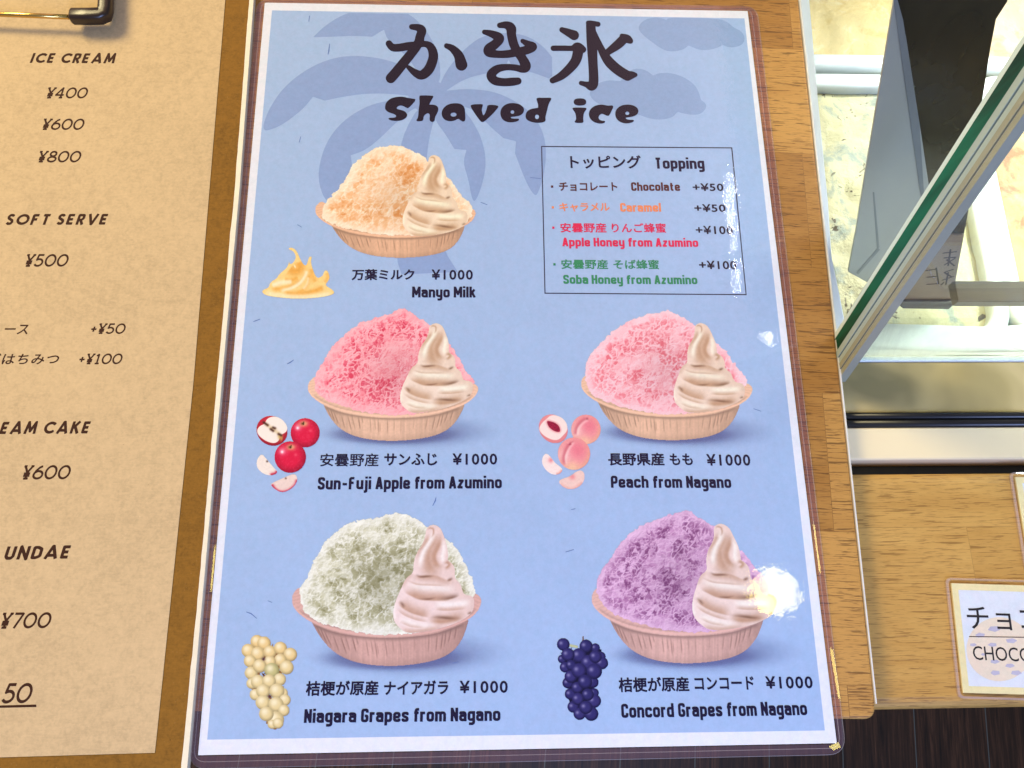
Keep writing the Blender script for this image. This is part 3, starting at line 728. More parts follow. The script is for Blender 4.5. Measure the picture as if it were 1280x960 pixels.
def typed(name, text, xl, ybl, xr_, ybr, h, col, z, parent, bold=0.012, slant=0.0, plane_z=0.0, mat=None, track=1.0):
    """Blender's own fallback lettering, thickened through a distance field and fitted to the measured box"""
    key = (text, bold, track)
    if key not in _FONTC:
        cu = bpy.data.curves.new('lettering', 'FONT'); cu.body = text; cu.size = 1.0; cu.resolution_u = 3; cu.fill_mode = 'FRONT'; cu.space_character = track
        ob = bpy.data.objects.new('lettering', cu); COL.objects.link(ob)
        dg = bpy.context.evaluated_depsgraph_get(); me = bpy.data.meshes.new_from_object(ob.evaluated_get(dg))
        co = np.array([(v.co.x, v.co.y) for v in me.vertices]); polys = [list(p.vertices) for p in me.polygons]
        bpy.data.objects.remove(ob); bpy.data.curves.remove(cu); bpy.data.meshes.remove(me)
        cnt = {}
        for f in polys:
            for i in range(len(f)):
                e = (min(f[i], f[i - 1]), max(f[i], f[i - 1])); cnt[e] = cnt.get(e, 0) + 1
        E = np.array([e for e, c_ in cnt.items() if c_ == 1])
        T = np.array([f for f in polys if len(f) == 3])
        cell = 0.014; m = bold + 0.04
        x0, y0 = co.min(0) - m; x1, y1 = co.max(0) + m
        gx = np.arange(x0, x1 + cell, cell); gy = np.arange(y0, y1 + cell, cell)
        ins = np.zeros((len(gy), len(gx)), bool); D2 = np.full(ins.shape, 0.01)
        for f in T:                                   # inside: any triangle of the fill
            p = co[f]; i0, i1 = np.searchsorted(gx, [p[:, 0].min(), p[:, 0].max()]); j0, j1 = np.searchsorted(gy, [p[:, 1].min(), p[:, 1].max()])
            if i0 >= i1 or j0 >= j1: continue
            X, Y = gx[None, i0:i1], gy[j0:j1, None]
            c_ = [(p[(q + 1) % 3][0] - p[q][0]) * (Y - p[q][1]) - (p[(q + 1) % 3][1] - p[q][1]) * (X - p[q][0]) for q in range(3)]
            ins[j0:j1, i0:i1] |= ((c_[0] >= 0) & (c_[1] >= 0) & (c_[2] >= 0)) | ((c_[0] <= 0) & (c_[1] <= 0) & (c_[2] <= 0))
        for a_, b_ in E:
            p, q = co[a_], co[b_]; w = 0.09
            i0, i1 = np.searchsorted(gx, [min(p[0], q[0]) - w, max(p[0], q[0]) + w]); j0, j1 = np.searchsorted(gy, [min(p[1], q[1]) - w, max(p[1], q[1]) + w])
            X, Y = gx[None, i0:i1], gy[j0:j1, None]; ex, ey = q - p; L = ex * ex + ey * ey + 1e-12
            t = np.clip(((X - p[0]) * ex + (Y - p[1]) * ey) / L, 0, 1)
            D2[j0:j1, i0:i1] = np.minimum(D2[j0:j1, i0:i1], (X - p[0] - t * ex) ** 2 + (Y - p[1] - t * ey) ** 2)
        F = np.where(ins, -np.sqrt(D2), np.sqrt(D2)) - bold
        _FONTC[key] = contour(F + 1e-7, x0, y0, cell)
    V, out = _FONTC[key]
    xs = [v[0] for v in V]; ys = [v[1] for v in V]
    return place(name, V, out, min(xs), max(xs), min(ys), max(ys) - min(ys), xl, ybl, xr_, ybr, h, z, mat or ink(col), parent, slant, plane_z)

# --- printed pictures: colour and coverage per vertex of a fine flat grid
def smooth01(x): x = np.clip(x, 0, 1); return x * x * (3 - 2 * x)
class Pic:
    def __init__(s, x0, y0, x1, y1, cell=0.62):
        s.cell = cell; s.x0, s.y0 = x0, y0
        s.X, s.Y = np.meshgrid(np.arange(x0, x1, cell), np.arange(y0, y1, cell))
        s.rgb = np.zeros(s.X.shape + (3,)); s.a = np.zeros(s.X.shape)
    def over(s, col, a):
        col = np.asarray(col, float)
        if col.ndim == 1: col = np.broadcast_to(col, s.rgb.shape)
        na = a + s.a * (1 - a); w = np.where(s.a < 1e-4, 1.0, a / np.maximum(na, 1e-6))[..., None]
        s.rgb = col * w + s.rgb * (1 - w); s.a = na
    def mul(s, f): s.rgb = np.clip(s.rgb * (f[..., None] if np.ndim(f) == 2 else f), 0, 255)
    def toward(s, col, w): s.rgb = s.rgb + (np.asarray(col, float) - s.rgb) * np.clip(w, 0, 1)[..., None]
    def mesh(s, name, z, parent, soft=False):
        if soft:
            keep = s.a > 0.01; cellk = keep[:-1, :-1] | keep[:-1, 1:] | keep[1:, 1:] | keep[1:, :-1]
        else:                                        # crisp cut edge: whole cells, full coverage
            cellk = (s.a[:-1, :-1] + s.a[:-1, 1:] + s.a[1:, 1:] + s.a[1:, :-1]) > 2.0; s.a = np.ones_like(s.a)
        H, W = s.a.shape; js, is_ = np.nonzero(cellk)
        used = np.zeros((H, W), bool)
        for dj, di in ((0, 0), (0, 1), (1, 1), (1, 0)): used[js + dj, is_ + di] = True
        idx = -np.ones((H, W), int); idx[used] = np.arange(used.sum())
        px, py = s.X[used], s.Y[used]
        d_ = np.stack([(px - 640) / FPX, -(py - 480) / FPX, -np.ones_like(px)], 1) @ ROT.T
        t = -CAM[2] / d_[:, 2]; pts = CAM + d_ * t[:, None]; pts[:, 2] = z
        off = np.array(parent['_w']) if parent is not None else np.zeros(3)
        co = ((pts - off) * S).astype(np.float32)
        fc = np.stack([idx[js + 1, is_], idx[js + 1, is_ + 1], idx[js, is_ + 1], idx[js, is_]], 1).astype(np.int32)
        me = bpy.data.meshes.new(name)
        me.vertices.add(len(co)); me.vertices.foreach_set('co', co.ravel())
        me.loops.add(fc.size); me.loops.foreach_set('vertex_index', fc.ravel())
        me.polygons.add(len(fc)); me.polygons.foreach_set('loop_start', np.arange(0, fc.size, 4, dtype=np.int32))
        me.update(calc_edges=True)
        at_ = me.color_attributes.new('Col', 'FLOAT_COLOR', 'POINT')
        c = np.concatenate([np.minimum(lin(s.rgb[used]) * PRINT_K, 0.93), s.a[used][:, None]], 1).astype(np.float32)
        at_.data.foreach_set('color', c.ravel())
        me.materials.append(M_PIC)
        o = bpy.data.objects.new(name, me); COL.objects.link(o)
        if parent is not None: o.parent = parent; o['_w'] = list(off)
        return o
def airbrush(X, Y, pts, sl, sr, taper=0.15):
    """soft stroke along a curve: gaussian fall-off sl on its left side, sr on its right (in drawing direction, y down)"""
    p = np.asarray(pts, float)
    if len(p) > 2:
        out = []
        for i in range(len(p) - 1):
            a, b, c, d_ = p[max(i - 1, 0)], p[i], p[i + 1], p[min(i + 2, len(p) - 1)]
            for t in np.linspace(0, 1, 6)[:-1]:
                out.append(.5 * (2 * b + (c - a) * t + (2 * a - 5 * b + 4 * c - d_) * t * t + (3 * b - a - 3 * c + d_) * t ** 3))
        out.append(p[-1]); p = np.array(out)
    best = np.full(X.shape, 1e18); side = np.zeros(X.shape); par = np.zeros(X.shape); n = len(p) - 1
    for i, (a, b) in enumerate(zip(p[:-1], p[1:])):
        ex, ey = b - a; L = ex * ex + ey * ey + 1e-9
        t = np.clip(((X - a[0]) * ex + (Y - a[1]) * ey) / L, 0, 1)
        d2 = (X - a[0] - t * ex) ** 2 + (Y - a[1] - t * ey) ** 2
        m = d2 < best; best = np.where(m, d2, best); side = np.where(m, ex * (Y - a[1]) - ey * (X - a[0]), side); par = np.where(m, (i + t) / n, par)
    sg = np.where(side > 0, sr, sl); w = np.exp(-best / (2 * sg * sg))
    if taper: w = w * smooth01(par / taper) * smooth01((1 - par) / taper)
    return w
def affine3(src, dst):
    A = np.array([[x, y, 1] for x, y in src]); return np.linalg.solve(A, np.array(dst, float)).T   # 2x3
def inv_map(M, X, Y):
    A = M[:, :2]; b = M[:, 2]; Ai = np.linalg.inv(A); dx, dy = X - b[0], Y - b[1]
    return Ai[0, 0] * dx + Ai[0, 1] * dy, Ai[1, 0] * dx + Ai[1, 1] * dy
# ------------------------------------------------------------------ hardboard clipboard with the kraft menu
ZK = 2.5
edge_px = [(318.5, -30), (317, 0), (299, 240), (277, 480), (255.5, 720), (234, 960), (230, 1000)]
inner_px = [(313.5, -30), (312, 0), (293.5, 240), (271.5, 480), (250.5, 720), (227, 960), (223, 1000)]
def px3(l, z): return [tuple(map(float, at(x, y, z)[:2])) for x, y in l]
kb = empty('clipboard', (-165, 0, -0.6), 'brown hardboard clipboard with pale worn edge, left of the blue menu', 'clipboard')
inn = px3(inner_px, ZK); out_ = px3(edge_px, ZK)
from_bm('board_panel', prism([(-300, inn[-1][1]), inn[-1]] + inn[-2::-1] + [(-300, inn[0][1])], -0.55, ZK), M_KRAFT, kb)
rs = np.random.RandomState(5); N = 90; a_ = []; b_ = []
for i in range(N):
    t = i / (N - 1); yy_ = inn[0][1] + (inn[-1][1] - inn[0][1]) * t
    xi = np.interp(-yy_, [-p[1] for p in inn], [p[0] for p in inn]); xo = np.interp(-yy_, [-p[1] for p in out_], [p[0] for p in out_])
    a_.append((xi - 0.05 - abs(rs.randn()) * 0.10, yy_)); b_.append((xo + rs.randn() * 0.02, yy_))
from_bm('pale_edge', prism(a_ + b_[::-1], -0.5, ZK + 0.06), M_EDGE, kb)
# clip: gold wire with a dark plastic corner cover
zc = 8.0
def p3(x, y, z): return tuple(map(float, at(x, y, z)))
clip_wire = tube([p3(-60, 15.5, zc), p3(30, 19, zc), p3(92, 21.5, zc)], 1.0, 12)
k = NT('gold wire'); from_bm('wire', clip_wire, k.pbsdf((0.75, 0.48, 0.14), 0.22, 0.5, 1.0), kb, smooth=True)
cpath = [p3(89, 20.5, zc), p3(91, 20.5, zc), p3(112, 20.6, zc), p3(126, 20.2, zc), p3(130.5, 18.5, zc), p3(132, 13, zc), p3(132.6, 0, zc), p3(133.2, -40, zc)]
from_bm('corner_cover', tube(cpath, [2.3, 2.75, 2.8, 2.8, 2.8, 2.8, 2.75, 2.7], 20, 4.0), m_plain('dark brown plastic', (0.028, 0.014, 0.008), 0.3, 0.5, var=0.2, vscale=0.2), kb, smooth=True)
from_bm('wire_post', tube([p3(133.2, -40, zc), p3(133.2, -46, ZK - 0.3)], 1.2, 10), bpy.data.materials['gold wire'], kb, smooth=True)

ZP = 2.72
pap = [(283.5, -30), (281.5, 0), (241.5, 480), (193.5, 941), (-60, 948.5), (-60, -30)]
kp = empty('paper_menu', (-170, 0, ZK), 'tan kraft paper price list clipped to the brown hardboard', 'menu')
pp = px3(pap, ZP)
from_bm('paper', prism(pp[::-1], ZK + 0.05, ZP), M_PAPER, kp)
zt = ZP + 0.03
# light slanted numerals and bold slanted capitals
def ell(cx, cy, rx, ry, a0=0, a1=360, n=22): return [(cx + rx * math.cos(math.radians(a0 + (a1 - a0) * i / n)), cy + ry * math.sin(math.radians(a0 + (a1 - a0) * i / n))) for i in range(n + 1)]
h = 0.055
D = {'0': [ell(.42, .5, .40, .5 - h)], '1': [[(.06, .78), (.26, 1 - h), (.26, 0)], [(.06, h), (.46, h)]], '4': [[(.52, 0), (.52, 1 - h * .5), (.0, .30), (.74, .30)], [(.36, h), (.68, h)]],
     '5': [[(.58, 1 - h), (.14, 1 - h), (.08, .58)] + ell(.28, .33, .33, .33 - h, 128, -150, 20)], '6': [ell(.36, .32, .34, .32 - h), [(.56, 1 - h), (.36, .86), (.12, .60), (.03, .36)]],
     '7': [[(.0, 1 - h), (.62, 1 - h), (.20, 0)]], '8': [ell(.36, .745, .25, .255 - h), ell(.36, .27, .34, .27 - h)],
     '¥': [[(.02, 1 - h), (.30, .48), (.30, h)], [(.58, 1 - h), (.30, .48)], [(-.08, 1 - h), (.16, 1 - h)], [(.46, 1 - h), (.70, 1 - h)], [(.12, h), (.48, h)], [(.06, .42), (.54, .42)], [(.06, .25), (.54, .25)]],
     '+': [[(.0, .45), (.5, .45)], [(.25, .20), (.25, .70)]], ' ': []}
DA = {'0': .84, '1': .5, '4': .76, '5': .64, '6': .70, '7': .62, '8': .70, '¥': .62, '+': .52}
c = 0.115
CAPS = {'I': [[(.0, 0), (.0, 1)]], 'C': [ell(.44, .5, .44 - c + .1, .5 - c, 42, 318)], 'E': [[(.44, 1 - c), (0, 1 - c), (0, c), (.44, c)], [(0, .5), (.38, .5)]], 'R': [[(0, 0), (0, 1 - c), (.28, 1 - c), (.42, .87), (.42, .58), (.28, .45), (0, .45)], [(.2, .45), (.46, 0)]],
        'A': [[(0, 0), (.36, .95), (.40, .95), (.76, 0)], [(.14, .27), (.62, .27)]], 'M': [[(0, 0), (.10, .95), (.40, .22), (.70, .95), (.80, 0)]], 'S': [[(.44, .80), (.34, .90), (.14, .90), (.03, .78), (.05, .62), (.40, .42), (.45, .28), (.36, .12), (.16, .10), (.02, .22)]],
        'O': [ell(.45, .5, .44, .5 - c)], 'F': [[(.44, 1 - c), (0, 1 - c), (0, 0)], [(0, .5), (.36, .5)]], 'T': [[(0, 1 - c), (.56, 1 - c)], [(.28, 0), (.28, 1 - c)]], 'V': [[(0, 1), (.34, .06), (.38, .06), (.72, 1)]],
        'K': [[(0, 0), (0, 1)], [(.50, 1), (.06, .46)], [(.17, .60), (.54, 0)]], 'U': [[(0, 1), (0, .26), (.12, .11), (.38, .11), (.50, .26), (.50, 1)]], 'N': [[(0, 0), (0, .96), (.56, .04), (.56, 1)]],
        'D': [[(0, c), (0, 1 - c), (.26, 1 - c), (.52, .76), (.52, .24), (.26, c), (0, c), (0, .3)]], ' ': []}
CA = {'I': 0, 'C': .70, 'E': .44, 'R': .46, 'A': .76, 'M': .80, 'S': .46, 'O': .89, 'F': .42, 'T': .56, 'V': .72, 'K': .54, 'U': .50, 'N': .56, 'D': .52, ' ': .02}
M_BROWN = m_plain('brown ink', (0.052, 0.020, 0.011), 0.7, 0.1, var=0.15, vscale=0.6)
def num(text, *q, gap=0.20): mono('price', text, *q, None, zt, kp, D, DA, 0.080, gap, 0.05, 0.16, ZP, sharp=set('0568'), mat=M_BROWN)
def cap_(text, *q): mono('heading', text, *q, None, zt, kp, CAPS, CA, c, 0.42, 0.05, 0.18, ZP, sharp=set('AMNCOVKE'), mat=M_BROWN)
cap_('ICE CREAM', 37, 78.6, 142.5, 79.2, 12.2)
num('¥400', 56, 122.8, 107.5, 122.8, 13.2); num('¥600', 50.5, 162.2, 103, 162.2, 13.5); num('¥800', 45.3, 202.8, 99, 202.8, 13.8)
cap_('SOFT SERVE', 6, 281.2, 131, 280.8, 13.4)
num('¥500', 29, 333.2, 83, 333, 15)
typed('item_name', 'ース', 4, 418, 34, 418, 12, None, zt, kp, 0.014, 0.12, ZP, mat=M_BROWN)
num('+¥50', 112.3, 417.2, 155, 417.2, 12.6)
typed('item_name', 'ばはちみつ', -18, 455.8, 72, 455.4, 13.6, None, zt, kp, 0.016, 0.12, ZP, mat=M_BROWN, track=1.12)
num('+¥100', 97.5, 455.2, 151, 455, 12.8)
cap_('EAM CAKE', -1.5, 542.6, 109, 541.8, 15)
num('¥600', 25.3, 599.2, 85.5, 598.8, 17)
cap_('UNDAE', 4, 699.8, 84, 698.2, 16.4)
num('¥700', -2, 785.6, 61, 784.8, 19)
num('50', 1, 879, 36.5, 878.4, 24)
u_ = [at(x, y, ZP) for x, y in ((-8, 882), (45.5, 880.6), (45.5, 883.8), (-8, 885))]
build('underline', [(p[0], p[1], zt) for p in u_], [(3, 2, 1, 0)], M_BROWN, kp)

# ------------------------------------------------------------------ small laminated cards on the ledge
M_CBORD = m_ink('card border', (0.82, 0.70, 0.37)); M_CWHITE = m_ink('card white', (0.70, 0.72, 0.76)); M_COOK = m_ink('cookie print', (0.80, 0.66, 0.50)); M_COOKC = m_ink('cookie chip print', (0.50, 0.46, 0.56))
M_BLACKINK = m_plain('black ink', (0.022, 0.016, 0.018), 0.6, 0.2)
ZC = -7.0
def small_card(tl, bl, br_, tr_, label):
    P4 = [at(*q, ZC)[:2] for q in (bl, br_, tr_, tl)]
    cen = sum(P4) / 4
    cd = empty('name_card', (float(cen[0]), float(cen[1]), -8), label, 'name card', 'laminated name cards on the ledge')
    def inset(m):
        ex = (P4[1] - P4[0]) / np.linalg.norm(P4[1] - P4[0]); ey = (P4[3] - P4[0]) / np.linalg.norm(P4[3] - P4[0])
        return [tuple(map(float, p)) for p in (P4[0] + ex * m + ey * m, P4[1] - ex * m + ey * m, P4[2] - ex * m - ey * m, P4[3] + ex * m - ey * m)]
    from_bm('paper_insert', prism(inset(1.9), -7.75, ZC), M_CBORD, cd)
    w = inset(4.2); build('white_panel', [(*p, ZC + .03) for p in w], [(0, 1, 2, 3)], M_CWHITE, cd)
    o_ = rpoly(inset(0.0), 2.2, 6); i_ = rpoly(inset(0.75), 1.8, 6); n = len(o_)
    vs = [(*p, ZC - .05) for p in o_] + [(*p, ZC + .22) for p in i_] + [(*p, -7.95) for p in o_]
    build('film_rim', vs, [(i, (i + 1) % n, n + (i + 1) % n, n + i) for i in range(n)] + [(i, 2 * n + i, 2 * n + (i + 1) % n, (i + 1) % n) for i in range(n)], M_FILMEDGE, cd)
    build('film', [(*p, ZC + .22) for p in i_], [tuple(range(n))], M_FILM2, cd)
    return cd
M_FILM2 = m_film('card film', bump=0.25)
c1 = small_card((1182, 722), (1198, 873), (1400, 879), (1372, 728), 'laminated card printed with cookies and the word CHOCO, on the ledge')
c2_ = small_card((1262, 590), (1282, 716), (1470, 718), (1440, 592), 'cream bordered laminated card behind the CHOCO cookie card, mostly out of frame')
def on_card(poly, z): return [(float(q[0]), float(q[1]), z) for q in (at(x, y, ZC) for x, y in poly)]
build('cookie', on_card(ell(1249, 811.5, 41, 40, 360, 0, 40)[:-1], ZC + .06), [tuple(range(40))], M_COOK, c1)
build('cookie', on_card(ell(1314, 816, 42, 39, 360, 0, 40)[:-1], ZC + .075), [tuple(range(40))], M_COOK, c1)
rg = random.Random(4)
for cx, cy, r in ((1225, 794, 6), (1243, 786, 7), (1241, 806, 5), (1264, 801, 6), (1216, 806, 4), (1243, 827, 5), (1262, 832, 5), (1244, 841, 6), (1270, 841, 6), (1229, 818, 3)):
    a0 = rg.random() * 3; n = 5
    pl = [(cx + r * (1.0 + rg.random() * .4) * math.cos(a0 - 2 * math.pi * i / n), cy + r * .55 * math.sin(a0 - 2 * math.pi * i / n)) for i in range(n)]
    build('chip', on_card(pl, ZC + .09), [tuple(range(n))], M_COOKC, c1)
typed('lettering', 'チョコ', 1210.5, 786.3, 1300, 789, 28, None, ZC + .12, c1, 0.004, 0.0, ZC, mat=M_BLACKINK)
typed('lettering', 'CHOCO', 1217, 824.8, 1290, 827.6, 17.2, None, ZC + .12, c1, 0.002, 0.0, ZC, mat=M_BLACKINK)
l0 = on_card([(1211, 795.2), (1400, 797.5), (1400, 798.6), (1211, 796.2)], ZC + .11)
build('rule_line', l0, [(3, 2, 1, 0)], M_BROWN, c1)
# ------------------------------------------------------------------ the laminated blue menu
menu = empty('laminated_menu', (0, 0, -0.6), 'laminated blue shaved ice menu sheet lying on the wooden board', 'menu')
M_WPAPER = m_ink('white paper', (0.78, 0.79, 0.83))
cs = [at(*q)[:2] for q in ((331, 3.3), (934.5, 13.8), (1046, 929), (247.5, 944))]
from_bm('paper_sheet', prism([tuple(map(float, p)) for p in cs[::-1]], -0.12, 0.0), M_WPAPER, menu)
BLUE = (140, 178, 233); PALM = (122, 154, 214)
M_BLUE = m_ink('blue print', (0.365, 0.497, 0.72))
flat('blue_panel', [(340, 13), (930.5, 23), (1031, 913), (259, 924.5)], [[3, 2, 1, 0]][0:1] and [[0, 1, 2, 3]], 0.03, M_BLUE, menu)
M_PALM = m_ink('palm print', (0.262, 0.365, 0.60)); M_CLOUD = m_ink('cloud print', (0.275, 0.385, 0.60))

def zp(pts, ox, oy, k): return [(ox + p[0] / k, oy + p[1] / k) + tuple(r / k for r in p[2:]) for p in pts]
fronds = [
 zp([(229, 149), (229, 149), (270, 108), (330, 68), (385, 47), (385, 46), (595, 46), (595, 46), (650, 85), (700, 150), (730, 220), (740, 310), (720, 345), (672, 330), (672, 330), (664, 312), (608, 232), (545, 170), (524, 156), (512, 118), (512, 118), (465, 147), (465, 147), (400, 143), (320, 146)], 320, 0, 3.2),
 zp([(32, 520), (45, 523), (100, 503), (185, 440), (228, 387), (228, 387), (275, 403), (275, 403), (340, 388), (430, 375), (520, 373), (640, 386), (700, 380), (740, 370), (740, 340), (640, 285), (560, 250), (470, 228), (370, 222), (280, 240), (190, 285), (110, 350), (55, 430), (28, 500)], 320, 0, 3.2),
 zp([(640, 400), (520, 402), (430, 430), (340, 490), (280, 570), (250, 670), (252, 740), (280, 810), (340, 820), (365, 740), (386, 665), (378, 622), (378, 622), (440, 600), (500, 550), (560, 490), (640, 425), (700, 420)], 320, 0, 3.2),
 zp([(715, 440), (715, 480), (760, 540), (793, 596), (793, 596), (842, 600), (842, 600), (828, 650), (850, 720), (862, 790), (876, 812), (905, 740), (922, 650), (905, 560), (870, 490), (835, 445), (780, 400), (700, 400)], 320, 0, 3.2),
 zp([(740, 370), (765, 362), (850, 355), (950, 365), (1040, 405), (1110, 460), (1150, 530), (1162, 610), (1152, 700), (1130, 770), (1115, 787), (1080, 730), (1036, 614), (1036, 614), (1040, 565), (1040, 565), (990, 553), (990, 553), (940, 510), (890, 455), (840, 425), (760, 420)], 320, 0, 3.2),
 zp([(735, 335), (770, 270), (830, 200), (900, 145), (990, 130), (1080, 140), (1150, 185), (1200, 250), (1214, 284), (1171, 314), (1171, 314), (1095, 286), (1030, 278), (1010, 238), (1010, 238), (992, 282), (900, 297), (830, 318), (768, 358), (768, 358), (735, 370)], 320, 0, 3.2),
 zp([(640, 330), (690, 325), (740, 325), (785, 400), (720, 480), (640, 440), (600, 390)], 320, 0, 3.2),
]
trunk = [(523, 134), (507, 162), (500, 185), (496, 260), (495.5, 323), (501.5, 342), (501.5, 343), (572, 340), (572, 339.5), (555, 313), (543, 270), (535, 220), (533, 200), (536, 175), (542, 150), (548, 125)]
def palm_f(X, Y):
    s = np.full(X.shape, 1e9)
    for f in fronds: s = np.minimum(s, sd_poly(X, Y, chaikin(f, 2)))
    s = np.minimum(s, sd_poly(X, Y, chaikin(trunk, 1)))
    return np.maximum(s, 14.6 + (X - 340) * 0.017 - Y)
shape('palm_print', palm_f, (326, 12, 690, 346), 1.1, 0.06, M_PALM, menu)
cl1 = zp([(107, 220), (115, 185), (160, 145), (230, 130), (290, 138), (318, 153), (318, 153), (330, 133), (500, 135), (700, 140), (770, 160), (820, 205), (820, 205), (880, 235), (908, 280), (895, 330), (850, 352), (790, 358), (740, 338), (740, 338), (700, 360), (630, 378), (560, 375), (485, 342), (485, 342), (440, 375), (370, 388), (300, 380), (200, 310), (140, 262)], 780, 0, 6)
cl2 = zp([(385, 462), (420, 420), (480, 400), (542, 406), (542, 406), (575, 360), (620, 341), (670, 350), (705, 378), (705, 378), (740, 364), (800, 365), (870, 390), (925, 435), (945, 500), (945, 500), (972, 520), (970, 545), (940, 574), (880, 574), (828, 560), (828, 560), (800, 590), (730, 601), (670, 588), (630, 572), (540, 560), (430, 520), (395, 490)], 640, 0, 4)
shape('cloud_print', lambda X, Y: sd_poly(X, Y, chaikin(cl1, 2)), (794, 18, 936, 68), 0.9, 0.06, M_CLOUD, menu)
shape('cloud_print', lambda X, Y: sd_poly(X, Y, chaikin(cl2, 2)), (732, 82, 888, 154), 0.9, 0.06, M_CLOUD, menu)

# title brush lettering
M_TITLE = m_ink('title ink', P(22, 9, 34))
KA = [zp(s, 470, 15, 8) for s in (
 [(130, 318, 33), (165, 355, 37), (230, 358, 39), (320, 343, 40), (400, 330, 34), (490, 321, 31), (545, 350, 40), (573, 425, 47), (560, 505, 49), (520, 585, 50), (455, 632, 46), (390, 608, 36), (325, 555, 22)],
 [(358, 150, 27), (420, 158, 36), (458, 185, 44), (440, 250, 45), (425, 310, 47), (365, 400, 47), (280, 505, 48), (195, 610, 50), (148, 663, 50)],
 [(706, 340, 26), (765, 368, 36), (825, 435, 48), (852, 520, 58), (854, 528, 58)])]
KI = [zp(s, 590, 15, 8) for s in (
 [(124, 202, 24), (200, 222, 36), (272, 262, 48), (240, 315, 46), (170, 370, 50), (172, 408, 44), (260, 424, 37), (360, 421, 39), (450, 403, 42), (540, 383, 44), (606, 350, 44), (560, 322, 34), (506, 292, 22)],
 [(276, 135, 26), (340, 132, 37), (388, 162, 50), (395, 230, 46), (416, 320, 46), (455, 400, 44), (505, 470, 46), (536, 545, 52), (500, 572, 36), (430, 558, 32), (340, 553, 32), (250, 572, 40), (192, 630, 47), (225, 685, 44), (310, 703, 40), (400, 699, 41), (460, 692, 35)])]
HI = [zp(s, 680, 15, 8) for s in (
 [(180, 180, 27), (240, 206, 38), (300, 234, 49)], [(93, 364, 27), (200, 364, 27), (285, 364, 28), (335, 352, 46), (388, 376, 34)],
 [(338, 352, 44), (340, 400, 52), (315, 490, 50), (252, 570, 46), (172, 640, 40), (86, 686, 30)], [(466, 134, 46), (478, 300, 52), (488, 500, 47), (496, 680, 48), (478, 738, 50), (430, 728, 30), (370, 712, 22)], [(440, 110, 22), (470, 112, 25), (540, 124, 25)],
 [(800, 268, 47), (735, 330, 46), (620, 415, 30)], [(778, 240, 22), (830, 268, 40), (864, 292, 27)], [(500, 200, 22), (545, 310, 30), (590, 410, 40), (655, 505, 50), (745, 585, 51), (835, 640, 50)], [(835, 640, 50), (880, 632, 36), (914, 630, 21)])]
def strokes(ss): return lambda X, Y: np.minimum.reduce([sd_stroke(X, Y, s) for s in ss])
title = empty('title_lettering', (0, 0, -0.6), parent=menu)
shape('brush_letter', strokes(KA), (478, 26, 588, 108), 0.5, 0.12, M_TITLE, title)
shape('brush_letter', strokes(KI), (598, 24, 676, 112), 0.5, 0.12, M_TITLE, title)
shape('brush_letter', strokes(HI), (684, 22, 802, 118), 0.5, 0.12, M_TITLE, title)
LET = []
LET.append((zp([(145, 300), (160, 240), (220, 180), (300, 150), (420, 140), (520, 165), (628, 180), (628, 180), (622, 215), (520, 325), (490, 320), (430, 285), (380, 280), (330, 308), (330, 340), (400, 355), (460, 375), (500, 420), (490, 470), (440, 505), (380, 525), (300, 528), (230, 518), (195, 495), (215, 480), (290, 480), (325, 465), (320, 435), (280, 415), (200, 390), (150, 350)], 470, 110, 12.8), None))
LET.append((zp([(693, 135), (710, 121), (905, 125), (920, 140), (880, 205), (850, 270), (850, 270), (930, 270), (985, 295), (1000, 345), (975, 410), (940, 470), (938, 530), (900, 548), (862, 530), (858, 490), (865, 430), (840, 402), (800, 412), (760, 455), (755, 512), (735, 530), (655, 536), (645, 515), (675, 480), (685, 330), (700, 250)], 470, 110, 12.8), None))
LET.append((zp([(614, 240), (635, 188), (680, 155), (740, 144), (800, 150), (835, 185), (838, 240), (842, 305), (820, 320), (795, 305), (775, 287), (740, 308), (690, 316), (635, 295)], 470, 110, 7.53), zp([(730, 252, 0)], 470, 110, 7.53)[0][:2] + (3.7, 2.5)))
LET.append((zp([(272, 225), (295, 205), (420, 200), (430, 212), (413, 260), (420, 310), (437, 347), (460, 310), (480, 250), (487, 207), (615, 217), (620, 240), (540, 330), (450, 412), (425, 422), (400, 412), (340, 330)], 560, 110, 9.846), None))
LET.append((zp([(643, 320), (650, 265), (690, 215), (750, 190), (820, 188), (890, 205), (937, 250), (930, 305), (890, 340), (830, 352), (768, 357), (775, 374), (810, 381), (870, 379), (876, 395), (850, 413), (780, 426), (710, 416), (662, 380)], 560, 110, 9.846), (560 + 793 / 9.846, 110 + 298 / 9.846, 2.3, 2.2)))
LET.append((zp([(953, 350), (963, 300), (1010, 262), (1110, 246), (1110, 246), (1110, 200), (1088, 145), (1095, 121), (1180, 125), (1265, 121), (1272, 140), (1235, 200), (1215, 290), (1195, 360), (1202, 400), (1180, 422), (1100, 432), (1020, 418), (965, 390)], 560, 110, 9.846), (560 + 1095 / 9.846, 110 + 357 / 9.846, 2.5, 2.8)))
LET.append((zp([(176, 302), (200, 287), (370, 289), (390, 303), (350, 355), (338, 400), (335, 460), (342, 492), (325, 509), (225, 509), (210, 492), (237, 460), (232, 400), (215, 350)], 700, 110, 11.636), None))
LET.append(([(700 + (290 + 90 * math.copysign(abs(math.cos(a)) ** .8, math.cos(a))) / 11.636, 110 + (205 + 51 * math.copysign(abs(math.sin(a)) ** .8, math.sin(a))) / 11.636) for a in np.linspace(0, 2 * math.pi, 25)[:-1]], None))
LET.append((zp([(418, 385), (430, 328), (480, 275), (560, 245), (640, 247), (690, 262), (765, 254), (775, 280), (745, 340), (715, 402), (690, 408), (650, 390), (610, 372), (570, 395), (555, 440), (580, 470), (620, 482), (650, 480), (658, 497), (630, 516), (570, 520), (490, 497), (435, 447)], 700, 110, 11.636), None))
